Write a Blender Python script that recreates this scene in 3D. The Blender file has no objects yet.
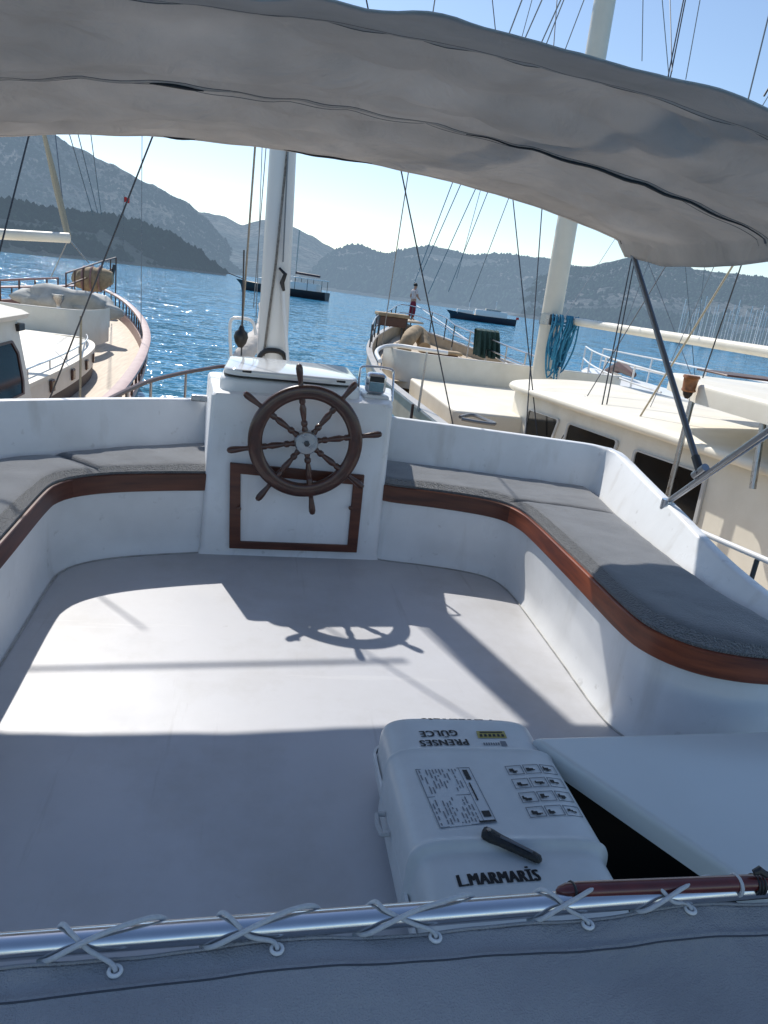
import bpy, bmesh, math, random
from mathutils import Vector as V, Matrix, noise
from mathutils.bvhtree import BVHTree
random.seed(7)
R = math.radians
scene = bpy.context.scene
col = scene.collection
W, H = 768, 1024

# ------------------------------------------------------------------ camera
F, YAW, PITCH, ROLL = 720.0, R(11), R(-17), R(7.5)
CAM = V((0, 0, 1.6))
FW = V((math.sin(YAW)*math.cos(PITCH), math.cos(YAW)*math.cos(PITCH), math.sin(PITCH)))
_rt = V((math.cos(YAW), -math.sin(YAW), 0)); _up = _rt.cross(FW)
RT = _rt*math.cos(ROLL) + _up*math.sin(ROLL)
UP = -_rt*math.sin(ROLL) + _up*math.cos(ROLL)
cd = bpy.data.cameras.new('camera'); cam = bpy.data.objects.new('camera', cd); col.objects.link(cam)
m = Matrix((RT, UP, -FW)).transposed().to_4x4(); m.translation = CAM
cam.matrix_world = m
cd.sensor_fit = 'VERTICAL'; cd.sensor_height = 36; cd.lens = 36*F/H
cd.clip_start = 0.02; cd.clip_end = 20000
scene.camera = cam

def ray(px, py):
    return (FW*F + RT*(px-W/2) - UP*(py-H/2)).normalized()
def az_(px, py, axis, val):
    d = ray(px, py); return CAM + d*((val-CAM[axis])/d[axis])
def atx(px, py, x): return az_(px, py, 0, x)
def aty(px, py, y): return az_(px, py, 1, y)
def atz(px, py, z): return az_(px, py, 2, z)
def atd(px, py, dist):
    d = ray(px, py); return CAM + d*(dist/math.hypot(d.x, d.y))

# ------------------------------------------------------------------ light
EL, AZ = R(45.5), R(-17.5)
SUN = V((math.sin(AZ)*math.cos(EL), math.cos(AZ)*math.cos(EL), math.sin(EL)))
ld = bpy.data.lights.new('sun', 'SUN'); ld.energy = 4.9; ld.angle = R(0.55); ld.color = (1.0, 0.95, 0.87)
lo = bpy.data.objects.new('sun', ld); col.objects.link(lo)
lo.rotation_euler = SUN.to_track_quat('Z', 'Y').to_euler(); lo.location = (0, 0, 30)
world = bpy.data.worlds.new('World'); scene.world = world; world.use_nodes = True
nt = world.node_tree; nt.nodes.clear()
sky = nt.nodes.new('ShaderNodeTexSky'); sky.sky_type = 'NISHITA'; sky.sun_disc = False
sky.sun_elevation = EL; sky.sun_rotation = AZ; sky.altitude = 10; sky.air_density = 1.0; sky.dust_density = 0.3; sky.ozone_density = 1.7
bg = nt.nodes.new('ShaderNodeBackground'); bg.inputs['Strength'].default_value = 0.15
out = nt.nodes.new('ShaderNodeOutputWorld')
nt.links.new(sky.outputs[0], bg.inputs[0]); nt.links.new(bg.outputs[0], out.inputs[0])
scene.view_settings.view_transform = 'Standard'; scene.view_settings.look = 'None'; scene.view_settings.exposure = 0

# ------------------------------------------------------------------ materials
def mat(name, color, rough=0.5, metal=0.0, var=0.0, vscale=6.0, bump=0.0, bscale=60.0, coat=0.0, color2=None,
        stretch=(1, 1, 1), rvar=0.0, sheen=0.0, emit=None, detail=6.0, spec=None, contrast=(0.35, 0.65)):
    m = bpy.data.materials.new(name); m.use_nodes = True
    n = m.node_tree; b = n.nodes['Principled BSDF']; L = n.links
    b.inputs['Base Color'].default_value = (*color, 1); b.inputs['Roughness'].default_value = rough; b.inputs['Metallic'].default_value = metal
    if coat: b.inputs['Coat Weight'].default_value = coat; b.inputs['Coat Roughness'].default_value = 0.06
    if sheen: b.inputs['Sheen Weight'].default_value = sheen; b.inputs['Sheen Roughness'].default_value = 0.4
    if spec is not None: b.inputs['Specular IOR Level'].default_value = spec
    if emit: b.inputs['Emission Color'].default_value = (*emit[0], 1); b.inputs['Emission Strength'].default_value = emit[1]
    tc = n.nodes.new('ShaderNodeTexCoord'); mp = n.nodes.new('ShaderNodeMapping'); mp.inputs['Scale'].default_value = stretch
    L.new(tc.outputs['Object'], mp.inputs['Vector'])
    if var or color2 or rvar:
        t = n.nodes.new('ShaderNodeTexNoise'); t.inputs['Scale'].default_value = vscale; t.inputs['Detail'].default_value = detail; t.inputs['Roughness'].default_value = 0.62
        L.new(mp.outputs[0], t.inputs['Vector'])
        rmp = n.nodes.new('ShaderNodeMapRange'); rmp.inputs[1].default_value = contrast[0]; rmp.inputs[2].default_value = contrast[1]
        L.new(t.outputs['Fac'], rmp.inputs[0])
        if var or color2:
            mx = n.nodes.new('ShaderNodeMix'); mx.data_type = 'RGBA'
            c2 = color2 if color2 else tuple(c*(1-var) for c in color)
            mx.inputs[6].default_value = (*color, 1); mx.inputs[7].default_value = (*c2, 1)
            L.new(rmp.outputs[0], mx.inputs[0]); L.new(mx.outputs[2], b.inputs['Base Color'])
        if rvar:
            r2 = n.nodes.new('ShaderNodeMapRange'); r2.inputs[3].default_value = rough; r2.inputs[4].default_value = rough+rvar
            L.new(rmp.outputs[0], r2.inputs[0]); L.new(r2.outputs[0], b.inputs['Roughness'])
    if bump:
        t2 = n.nodes.new('ShaderNodeTexNoise'); t2.inputs['Scale'].default_value = bscale; t2.inputs['Detail'].default_value = 4
        L.new(mp.outputs[0], t2.inputs['Vector'])
        bp = n.nodes.new('ShaderNodeBump'); bp.inputs['Strength'].default_value = bump; bp.inputs['Distance'].default_value = 0.02
        L.new(t2.outputs['Fac'], bp.inputs['Height']); L.new(bp.outputs[0], b.inputs['Normal'])
    return m

M = {}
M['gelcoat'] = mat('gelcoat', (0.83, 0.845, 0.86), 0.26, var=0.10, vscale=2.2, bump=0.05, bscale=5, rvar=0.2)
M['deckpaint'] = mat('deckpaint', (0.53, 0.54, 0.575), 0.36, var=0.10, vscale=1.7, bump=0.025, bscale=160, rvar=0.15, spec=0.4)
def weathered_deck():
    m = M['deckpaint']; n = m.node_tree; L = n.links; b = n.nodes['Principled BSDF']
    src = b.inputs['Base Color'].links[0].from_socket; tc = n.nodes.new('ShaderNodeTexCoord')
    def layer(src, scale, stretch, rot, lo, hi, col, k):
        mp = n.nodes.new('ShaderNodeMapping'); mp.inputs['Scale'].default_value = stretch; mp.inputs['Rotation'].default_value = (0, 0, R(rot)); L.new(tc.outputs['Object'], mp.inputs[0])
        t = n.nodes.new('ShaderNodeTexNoise'); t.inputs['Scale'].default_value = scale; t.inputs['Detail'].default_value = 8; t.inputs['Roughness'].default_value = .7; L.new(mp.outputs[0], t.inputs[0])
        r = n.nodes.new('ShaderNodeMapRange'); r.inputs[1].default_value = lo; r.inputs[2].default_value = hi; r.inputs[4].default_value = k; L.new(t.outputs['Fac'], r.inputs[0])
        x = n.nodes.new('ShaderNodeMix'); x.data_type = 'RGBA'; x.inputs[7].default_value = (*col, 1); L.new(r.outputs[0], x.inputs[0]); L.new(src, x.inputs[6]); return x.outputs[2]
    c = layer(src, .9, (1, 1, 1), 0, .48, .75, (.36, .35, .34), .75)
    c = layer(c, 9, (1, .06, 1), 28, .60, .72, (.34, .34, .35), .6)
    c = layer(c, 6, (.07, 1, 1), 20, .62, .74, (.68, .68, .69), .55)
    c = layer(c, 5, (1, 1, 1), 0, .66, .76, (.27, .26, .25), .7)
    L.new(c, b.inputs['Base Color'])
weathered_deck()
def streaks(m, k):
    n = m.node_tree; L = n.links; b = n.nodes['Principled BSDF']; src = b.inputs['Base Color'].links[0].from_socket; tc = n.nodes.new('ShaderNodeTexCoord')
    for st, sc, lo, hi, c, kk in (((1, 1, .12), 7, .56, .74, (.46, .43, .38), .5), ((1, 1, 1), 1.6, .5, .72, (.54, .54, .53), .5), ((1, 1, 1), 16, .66, .74, (.38, .37, .35), .45)):
        mp = n.nodes.new('ShaderNodeMapping'); mp.inputs['Scale'].default_value = st; L.new(tc.outputs['Object'], mp.inputs[0])
        t = n.nodes.new('ShaderNodeTexNoise'); t.inputs['Scale'].default_value = sc; t.inputs['Detail'].default_value = 7; L.new(mp.outputs[0], t.inputs[0])
        r = n.nodes.new('ShaderNodeMapRange'); r.inputs[1].default_value = lo; r.inputs[2].default_value = hi; r.inputs[4].default_value = k*kk; L.new(t.outputs['Fac'], r.inputs[0])
        x = n.nodes.new('ShaderNodeMix'); x.data_type = 'RGBA'; x.inputs[7].default_value = (*c, 1); L.new(r.outputs[0], x.inputs[0]); L.new(src, x.inputs[6]); src = x.outputs[2]
    L.new(src, b.inputs['Base Color'])
streaks(M['gelcoat'], .8)
M['hatchpaint'] = mat('hatchpaint', (0.66, 0.70, 0.70), 0.22, var=0.05, vscale=1.2, bump=0.02, bscale=3, rvar=0.06)
M['raft'] = mat('raft', (0.66, 0.69, 0.70), 0.3, var=0.08, vscale=8, bump=0.06, bscale=14, rvar=0.15)
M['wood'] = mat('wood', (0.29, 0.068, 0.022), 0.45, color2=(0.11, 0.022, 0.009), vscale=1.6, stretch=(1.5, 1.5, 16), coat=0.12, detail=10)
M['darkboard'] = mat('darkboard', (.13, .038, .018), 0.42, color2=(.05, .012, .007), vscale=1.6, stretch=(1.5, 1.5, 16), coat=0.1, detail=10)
M['wheelwood'] = mat('wheelwood', (0.072, 0.021, 0.011), 0.38, color2=(0.035, 0.010, 0.006), vscale=9, stretch=(2, 2, 2), coat=0.5)
M['cushion'] = mat('cushion', (0.185, 0.192, 0.205), 0.95, var=0.22, vscale=4, bump=0.35, bscale=160, sheen=0.5, spec=0.1)
M['plush'] = mat('plush', (0.20, 0.203, 0.21), 1.0, var=0.35, vscale=45, bump=1.0, bscale=140, sheen=0.7, spec=0.05)
M['chrome'] = mat('chrome', (0.62, 0.64, 0.68), 0.14, metal=1.0, rvar=0.12, vscale=30)
M['steel'] = mat('steel', (0.42, 0.43, 0.45), 0.24, metal=1.0, rvar=0.15, vscale=20)
M['greytube'] = mat('greytube', (0.16, 0.17, 0.19), 0.3, metal=0.7, rvar=0.1, vscale=20)
M['black'] = mat('black', (0.012, 0.012, 0.014), 0.45)
M['void'] = mat('void', (0.004, 0.004, 0.005), 0.8)  # near black paints in the darkness inside the companionway
M['rope'] = mat('rope', (0.55, 0.56, 0.57), 0.8, var=0.15, vscale=220)
M['creamrope'] = mat('creamrope', (0.45, 0.39, 0.28), 0.9, var=0.2, vscale=60)
M['wire'] = mat('wire', (0.06, 0.06, 0.065), 0.45, metal=0.4)
M['greywire'] = mat('greywire', (0.20, 0.21, 0.22), 0.45, metal=0.4)
M['mastpaint'] = mat('mastpaint', (0.72, 0.71, 0.68), 0.32, var=0.07, vscale=3, stretch=(1, 1, .25))
M['cream'] = mat('cream', (0.81, 0.765, 0.66), 0.38, color2=(0.73, 0.68, 0.57), vscale=1.6, bump=0.03, bscale=4, rvar=0.15)
M['creamdeck'] = mat('creamdeck', (0.83, 0.78, 0.665), 0.55, color2=(0.75, 0.69, 0.57), vscale=1.1, bump=0.05, bscale=60)
M['tandeck'] = mat('tandeck', (0.58, 0.48, 0.36), 0.6, color2=(0.45, 0.36, 0.26), vscale=2.2, stretch=(7, .5, 1))
M['mauve'] = mat('mauve', (0.36, 0.20, 0.17), 0.45, color2=(0.27, 0.14, 0.115), vscale=3)
M['darkwood'] = mat('darkwood', (0.10, 0.04, 0.025), 0.4, var=0.3, vscale=8)
M['glass'] = mat('glass', (0.006, 0.007, 0.009), 0.12, var=0.5, vscale=2, spec=0.15)
M['winframe'] = mat('winframe', (0.52, 0.53, 0.53), 0.35, metal=0.1)
M['bluerope'] = mat('bluerope', (0.035, 0.25, 0.40), 0.8, color2=(0.015, 0.12, 0.22), vscale=20)
M['greennet'] = mat('greennet', (0.025, 0.075, 0.07), 0.85, color2=(0.012, 0.04, 0.042), vscale=14, bump=.6, bscale=20)
M['greycover'] = mat('greycover', (0.48, 0.48, 0.45), 0.8, var=0.25, vscale=3, bump=.3, bscale=8)
M['tancover'] = mat('tancover', (0.42, 0.31, 0.19), 0.8, var=0.35, vscale=5, bump=.3, bscale=10)
M['white'] = mat('white', (0.78, 0.78, 0.77), 0.35, var=0.05, vscale=3)
M['navyhull'] = mat('navyhull', (0.012, 0.018, 0.035), 0.35)
M['darkhull'] = mat('darkhull', (0.018, 0.020, 0.024), 0.35)
M['redpole'] = mat('redpole', (0.14, 0.018, 0.014), 0.3, color2=(0.07, 0.009, 0.008), vscale=14, coat=0.5)
M['skin'] = mat('skin', (0.40, 0.22, 0.15), 0.6)
M['hair'] = mat('hair', (0.012, 0.009, 0.008), 0.7)
M['shirt'] = mat('shirt', (0.62, 0.56, 0.56), 0.9, var=.15, vscale=20)
M['trousers'] = mat('trousers', (0.20, 0.018, 0.045), 0.9, var=.2, vscale=20)
M['orange'] = mat('orange', (0.36, 0.13, 0.035), 0.4, var=.4, vscale=25)
M['ink'] = mat('ink', (0.012, 0.013, 0.016), 0.6)
M['softink'] = mat('softink', (0.17, 0.19, 0.22), 0.6)
M['paper'] = mat('paper', (0.60, 0.63, 0.65), 0.45)
M['yellow'] = mat('yellow', (0.42, 0.36, 0.10), 0.5)
M['red'] = mat('red', (0.5, 0.03, 0.03), 0.7)
M['lcd'] = mat('lcd', (0.20, 0.33, 0.40), 0.15, var=.3, vscale=20)

def canvas_mat(name, color, trans, bscale=3.0, bstr=0.5):
    m = bpy.data.materials.new(name); m.use_nodes = True; n = m.node_tree; L = n.links
    n.nodes.clear()
    o = n.nodes.new('ShaderNodeOutputMaterial'); d = n.nodes.new('ShaderNodeBsdfDiffuse'); t = n.nodes.new('ShaderNodeBsdfTranslucent')
    mx = n.nodes.new('ShaderNodeMixShader'); mx.inputs[0].default_value = trans
    tc = n.nodes.new('ShaderNodeTexCoord'); nz = n.nodes.new('ShaderNodeTexNoise'); nz.inputs['Scale'].default_value = 2.5; nz.inputs['Detail'].default_value = 7
    cr = n.nodes.new('ShaderNodeMix'); cr.data_type = 'RGBA'
    cr.inputs[6].default_value = (*[c*0.62 for c in color], 1); cr.inputs[7].default_value = (*[c*1.28 for c in color], 1)
    L.new(tc.outputs['Object'], nz.inputs['Vector']); L.new(nz.outputs['Fac'], cr.inputs[0])
    L.new(cr.outputs[2], d.inputs['Color']); L.new(cr.outputs[2], t.inputs['Color'])
    n2 = n.nodes.new('ShaderNodeTexNoise'); n2.inputs['Scale'].default_value = bscale; n2.inputs['Detail'].default_value = 5; n2.inputs['Distortion'].default_value = 1.2
    n3 = n.nodes.new('ShaderNodeTexNoise'); n3.inputs['Scale'].default_value = 420; n3.inputs['Detail'].default_value = 2
    L.new(tc.outputs['Object'], n2.inputs['Vector']); L.new(tc.outputs['Object'], n3.inputs['Vector'])
    ad = n.nodes.new('ShaderNodeMath'); ad.operation = 'MULTIPLY_ADD'; ad.inputs[1].default_value = 0.04
    L.new(n3.outputs['Fac'], ad.inputs[0]); L.new(n2.outputs['Fac'], ad.inputs[2])
    bp = n.nodes.new('ShaderNodeBump'); bp.inputs['Strength'].default_value = bstr; bp.inputs['Distance'].default_value = 0.12
    L.new(ad.outputs[0], bp.inputs['Height']); L.new(bp.outputs[0], d.inputs['Normal']); L.new(bp.outputs[0], t.inputs['Normal'])
    L.new(d.outputs[0], mx.inputs[1]); L.new(t.outputs[0], mx.inputs[2]); L.new(mx.outputs[0], o.inputs[0])
    return m
M['canopy'] = canvas_mat('canopy', (0.70, 0.665, 0.63), 0.33, 2.2, 1.0)
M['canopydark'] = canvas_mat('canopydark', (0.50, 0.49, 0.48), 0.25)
M['awning'] = canvas_mat('awning', (0.42, 0.42, 0.43), 0.08, 2.2, 0.7)

# ------------------------------------------------------------------ helpers
def tag(o, label=None, cat=None, group=None, kind=None):
    if label: o['label'] = label
    if cat: o['category'] = cat
    if group: o['group'] = group
    if kind: o['kind'] = kind
    return o
def thing(name, label, cat, loc=(0, 0, 0), group=None):
    o = bpy.data.objects.new(name, None); col.objects.link(o); o.location = loc; o.empty_display_size = .2
    return tag(o, label, cat, group)
def mobj(name, verts, faces, material, parent=None, angle=40, bevel=0.0, bseg=3, mats=None, midx=None):
    me = bpy.data.meshes.new(name); me.from_pydata([tuple(v) for v in verts], [], faces)
    bm = bmesh.new(); bm.from_mesh(me); bmesh.ops.recalc_face_normals(bm, faces=bm.faces); bm.to_mesh(me); bm.free()
    for mm in (mats or [material]): me.materials.append(mm)
    if midx:
        for p, i in zip(me.polygons, midx): p.material_index = i
    me.shade_smooth(); me.set_sharp_from_angle(angle=R(angle))
    o = bpy.data.objects.new(name, me); col.objects.link(o)
    if parent:
        o.parent = parent
        if parent.type == 'EMPTY': o.location = -parent.location
    if bevel:
        md = o.modifiers.new('bevel', 'BEVEL'); md.width = bevel; md.segments = bseg; md.limit_method = 'ANGLE'; md.angle_limit = R(35)
        md.harden_normals = False
    return o
class MB:
    def __init__(s): s.v, s.f = [], []
    def add(s, vs, fs):
        b = len(s.v); s.v += [V(v) for v in vs]; s.f += [[i+b for i in f] for f in fs]; return s
    def box(s, lo, hi):
        x0, y0, z0 = lo; x1, y1, z1 = hi
        return s.add([(x0,y0,z0),(x1,y0,z0),(x1,y1,z0),(x0,y1,z0),(x0,y0,z1),(x1,y0,z1),(x1,y1,z1),(x0,y1,z1)],
                     [(0,3,2,1),(4,5,6,7),(0,1,5,4),(1,2,6,5),(2,3,7,6),(3,0,4,7)])
    def tube(s, pts, r, n=8, closed=False, caps=True):
        pts = [V(p) for p in pts]; N = len(pts)
        rs = r if isinstance(r, (list, tuple)) else [r]*N
        vs, prev = [], None
        for i, p in enumerate(pts):
            a = pts[(i-1) % N] if (closed or i > 0) else p; b = pts[(i+1) % N] if (closed or i < N-1) else p
            t = (b-a).normalized() if (b-a).length > 1e-9 else V((0, 0, 1))
            if prev is None:
                u = t.cross(V((0, 0, 1)))
                if u.length < 1e-3: u = t.cross(V((1, 0, 0)))
            else: u = prev - t*prev.dot(t)
            u.normalize(); prev = u; w = t.cross(u)
            for k in range(n):
                an = 2*math.pi*k/n; vs.append(p + (u*math.cos(an)+w*math.sin(an))*rs[i])
        fs = []
        for i in range(N if closed else N-1):
            j = (i+1) % N
            for k in range(n):
                k2 = (k+1) % n; fs.append((i*n+k, i*n+k2, j*n+k2, j*n+k))
        if caps and not closed:
            fs.append(tuple(range(n))[::-1]); fs.append(tuple((N-1)*n+k for k in range(n)))
        return s.add(vs, fs)
    def grid(s, rows, closed_u=False):
        nr, nc = len(rows), len(rows[0]); vs = [p for r in rows for p in r]; fs = []
        for i in range(nr-1):
            for j in range(nc if closed_u else nc-1):
                j2 = (j+1) % nc; fs.append((i*nc+j, i*nc+j2, (i+1)*nc+j2, (i+1)*nc+j))
        return s.add(vs, fs)
    def prism(s, poly, z0, z1):
        n = len(poly); vs = [(p[0], p[1], z0) for p in poly]+[(p[0], p[1], z1) for p in poly]
        fs = [tuple(range(n))[::-1], tuple(range(n, 2*n))]+[(i, (i+1) % n, n+(i+1) % n, n+i) for i in range(n)]
        return s.add(vs, fs)
    def lathe(s, p0, p1, prof, n=16):
        """prof: (t along axis, radius)"""
        p0, p1 = V(p0), V(p1); return s.tube([p0.lerp(p1, t) for t, _ in prof], [r for _, r in prof], n)
    def build(s, name, material, parent=None, **k): return mobj(name, s.v, s.f, material, parent, **k)

def smooth(pts, n):
    """Catmull-Rom through pts, n samples in all, by chord length"""
    pts = [V(p) for p in pts]; P = [pts[0]*2-pts[1]]+pts+[pts[-1]*2-pts[-2]]; o = []
    for i in range(1, len(P)-2):
        for k in range(12):
            t = k/12; a, b, c, d = P[i-1], P[i], P[i+1], P[i+2]
            o.append(0.5*((2*b)+(c-a)*t+(2*a-5*b+4*c-d)*t*t+(3*b-a-3*c+d)*t**3))
    o.append(pts[-1]); return resample(o, n)
def resample(pts, n):
    pts = [V(p) for p in pts]; L = [0]
    for a, b in zip(pts, pts[1:]): L.append(L[-1]+(b-a).length)
    r, j = [], 0
    for i in range(n):
        s = L[-1]*i/(n-1)
        while j < len(pts)-2 and L[j+1] < s: j += 1
        r.append(pts[j].lerp(pts[j+1], (s-L[j])/max(1e-9, L[j+1]-L[j])))
    return r
def offset2(path, d):
    """shift a plan path sideways (to the left of travel if d > 0)"""
    o = []
    for i, p in enumerate(path):
        a = path[max(0, i-1)]; b = path[min(len(path)-1, i+1)]; t = V((b[0]-a[0], b[1]-a[1])).normalized()
        q = V(p); q.x -= t.y*d; q.y += t.x*d; o.append(q)
    return o
def P3(l, z=0): return [V((p[0], p[1], p[2] if len(p) > 2 else z)) for p in l]
def blob(center, size, seed, amp=.25, n=3, nscale=1.3):
    bm = bmesh.new(); bmesh.ops.create_icosphere(bm, subdivisions=n, radius=1)
    for v in bm.verts:
        k = 1+amp*noise.noise(v.co*nscale+V((seed*7.1, seed*3.3, 0)))+amp*.4*noise.noise(v.co*3.7+V((seed, 0, 5)))
        v.co = V((v.co.x*size[0]*k, v.co.y*size[1]*k, v.co.z*size[2]*k))+V(center)
    vs = [v.co.copy() for v in bm.verts]; fs = [[v.index for v in f.verts] for f in bm.faces]; bm.free(); return vs, fs

# ================================================================== SETTING: water, hills
SEA = -3.0
def water():
    m = bpy.data.materials.new('sea'); m.use_nodes = True; n = m.node_tree; b = n.nodes['Principled BSDF']; L = n.links
    b.inputs['Base Color'].default_value = (0.026, 0.22, 0.39, 1); b.inputs['Roughness'].default_value = 0.08; b.inputs['IOR'].default_value = 1.33; b.inputs['Specular IOR Level'].default_value = 0.5
    tc = n.nodes.new('ShaderNodeTexCoord'); acc = None
    for sc, k, st, rot in ((0.22, .6, (1, 2.0, 1), 12), (0.8, .82, (1, 2.2, 1), -14), (3.0, .82, (1, 1.8, 1), 20)):
        mp = n.nodes.new('ShaderNodeMapping'); mp.inputs['Scale'].default_value = st; mp.inputs['Rotation'].default_value = (0, 0, R(rot)); L.new(tc.outputs['Object'], mp.inputs['Vector'])
        t = n.nodes.new('ShaderNodeTexNoise'); t.inputs['Scale'].default_value = sc; t.inputs['Detail'].default_value = 2; t.inputs['Roughness'].default_value = 0.5; L.new(mp.outputs[0], t.inputs['Vector'])
        sub = n.nodes.new('ShaderNodeVectorMath'); sub.operation = 'SUBTRACT'; sub.inputs[1].default_value = (.5, .5, .5); L.new(t.outputs['Color'], sub.inputs[0])
        scl = n.nodes.new('ShaderNodeVectorMath'); scl.operation = 'MULTIPLY'; scl.inputs[1].default_value = (k, k*1.5, 0); L.new(sub.outputs[0], scl.inputs[0])
        ad = n.nodes.new('ShaderNodeVectorMath'); ad.operation = 'ADD'; L.new(scl.outputs[0], ad.inputs[0])
        if acc: L.new(acc.outputs[0], ad.inputs[1])
        else: ad.inputs[1].default_value = (0, 0, 1)
        acc = ad
    nv = n.nodes.new('ShaderNodeVectorMath'); nv.operation = 'NORMALIZE'; L.new(acc.outputs[0], nv.inputs[0]); L.new(nv.outputs[0], b.inputs['Normal'])
    tag(mobj('sea', [(-6000, -3000, SEA), (6000, -3000, SEA), (6000, 9000, SEA), (-6000, 9000, SEA)], [(0, 1, 2, 3)], m), kind='structure')
water()

def hill_mat(name, c1, c2, c3, haze, hz, scale):
    m = bpy.data.materials.new(name); m.use_nodes = True; n = m.node_tree; b = n.nodes['Principled BSDF']; L = n.links
    b.inputs['Roughness'].default_value = 1; b.inputs['Specular IOR Level'].default_value = 0
    tc = n.nodes.new('ShaderNodeTexCoord')
    t = n.nodes.new('ShaderNodeTexNoise'); t.inputs['Scale'].default_value = scale; t.inputs['Detail'].default_value = 8; t.inputs['Roughness'].default_value = .7
    t2 = n.nodes.new('ShaderNodeTexVoronoi'); t2.inputs['Scale'].default_value = scale*9; t2.inputs['Randomness'].default_value = 1
    L.new(tc.outputs['Object'], t.inputs['Vector']); L.new(tc.outputs['Object'], t2.inputs['Vector'])
    r1 = n.nodes.new('ShaderNodeValToRGB'); r1.color_ramp.elements[0].position = .38; r1.color_ramp.elements[1].position = .64
    r1.color_ramp.elements[0].color = (*c1, 1); r1.color_ramp.elements[1].color = (*c3, 1)
    e = r1.color_ramp.elements.new(.5); e.color = (*c2, 1); L.new(t.outputs['Fac'], r1.inputs[0])
    mr = n.nodes.new('ShaderNodeMapRange'); mr.inputs[1].default_value = .15; mr.inputs[2].default_value = .5; mr.inputs[3].default_value = .45; mr.inputs[4].default_value = 1.15
    L.new(t2.outputs['Distance'], mr.inputs[0])
    mx = n.nodes.new('ShaderNodeMix'); mx.data_type = 'RGBA'; mx.blend_type = 'MULTIPLY'; mx.inputs[0].default_value = 1
    L.new(r1.outputs[0], mx.inputs[6]); L.new(mr.outputs[0], mx.inputs[7])
    t3 = n.nodes.new('ShaderNodeTexNoise'); t3.inputs['Scale'].default_value = scale*22; t3.inputs['Detail'].default_value = 6; t3.inputs['Roughness'].default_value = .75; L.new(tc.outputs['Object'], t3.inputs['Vector'])
    m3 = n.nodes.new('ShaderNodeMapRange'); m3.inputs[1].default_value = .38; m3.inputs[2].default_value = .62; m3.inputs[3].default_value = .35; m3.inputs[4].default_value = 1.7; L.new(t3.outputs['Fac'], m3.inputs[0])
    mx3 = n.nodes.new('ShaderNodeMix'); mx3.data_type = 'RGBA'; mx3.blend_type = 'MULTIPLY'; mx3.inputs[0].default_value = 1
    L.new(mx.outputs[2], mx3.inputs[6]); L.new(m3.outputs[0], mx3.inputs[7]); L.new(mx3.outputs[2], b.inputs['Base Color'])
    bp = n.nodes.new('ShaderNodeBump'); bp.inputs['Strength'].default_value = 1; bp.inputs['Distance'].default_value = .12/scale*.5; L.new(t3.outputs['Fac'], bp.inputs['Height']); L.new(bp.outputs[0], b.inputs['Normal'])
    b.inputs['Emission Color'].default_value = (*haze, 1); b.inputs['Emission Strength'].default_value = hz  # distance haze painted on as an even glow, set per hill
    return m
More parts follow.
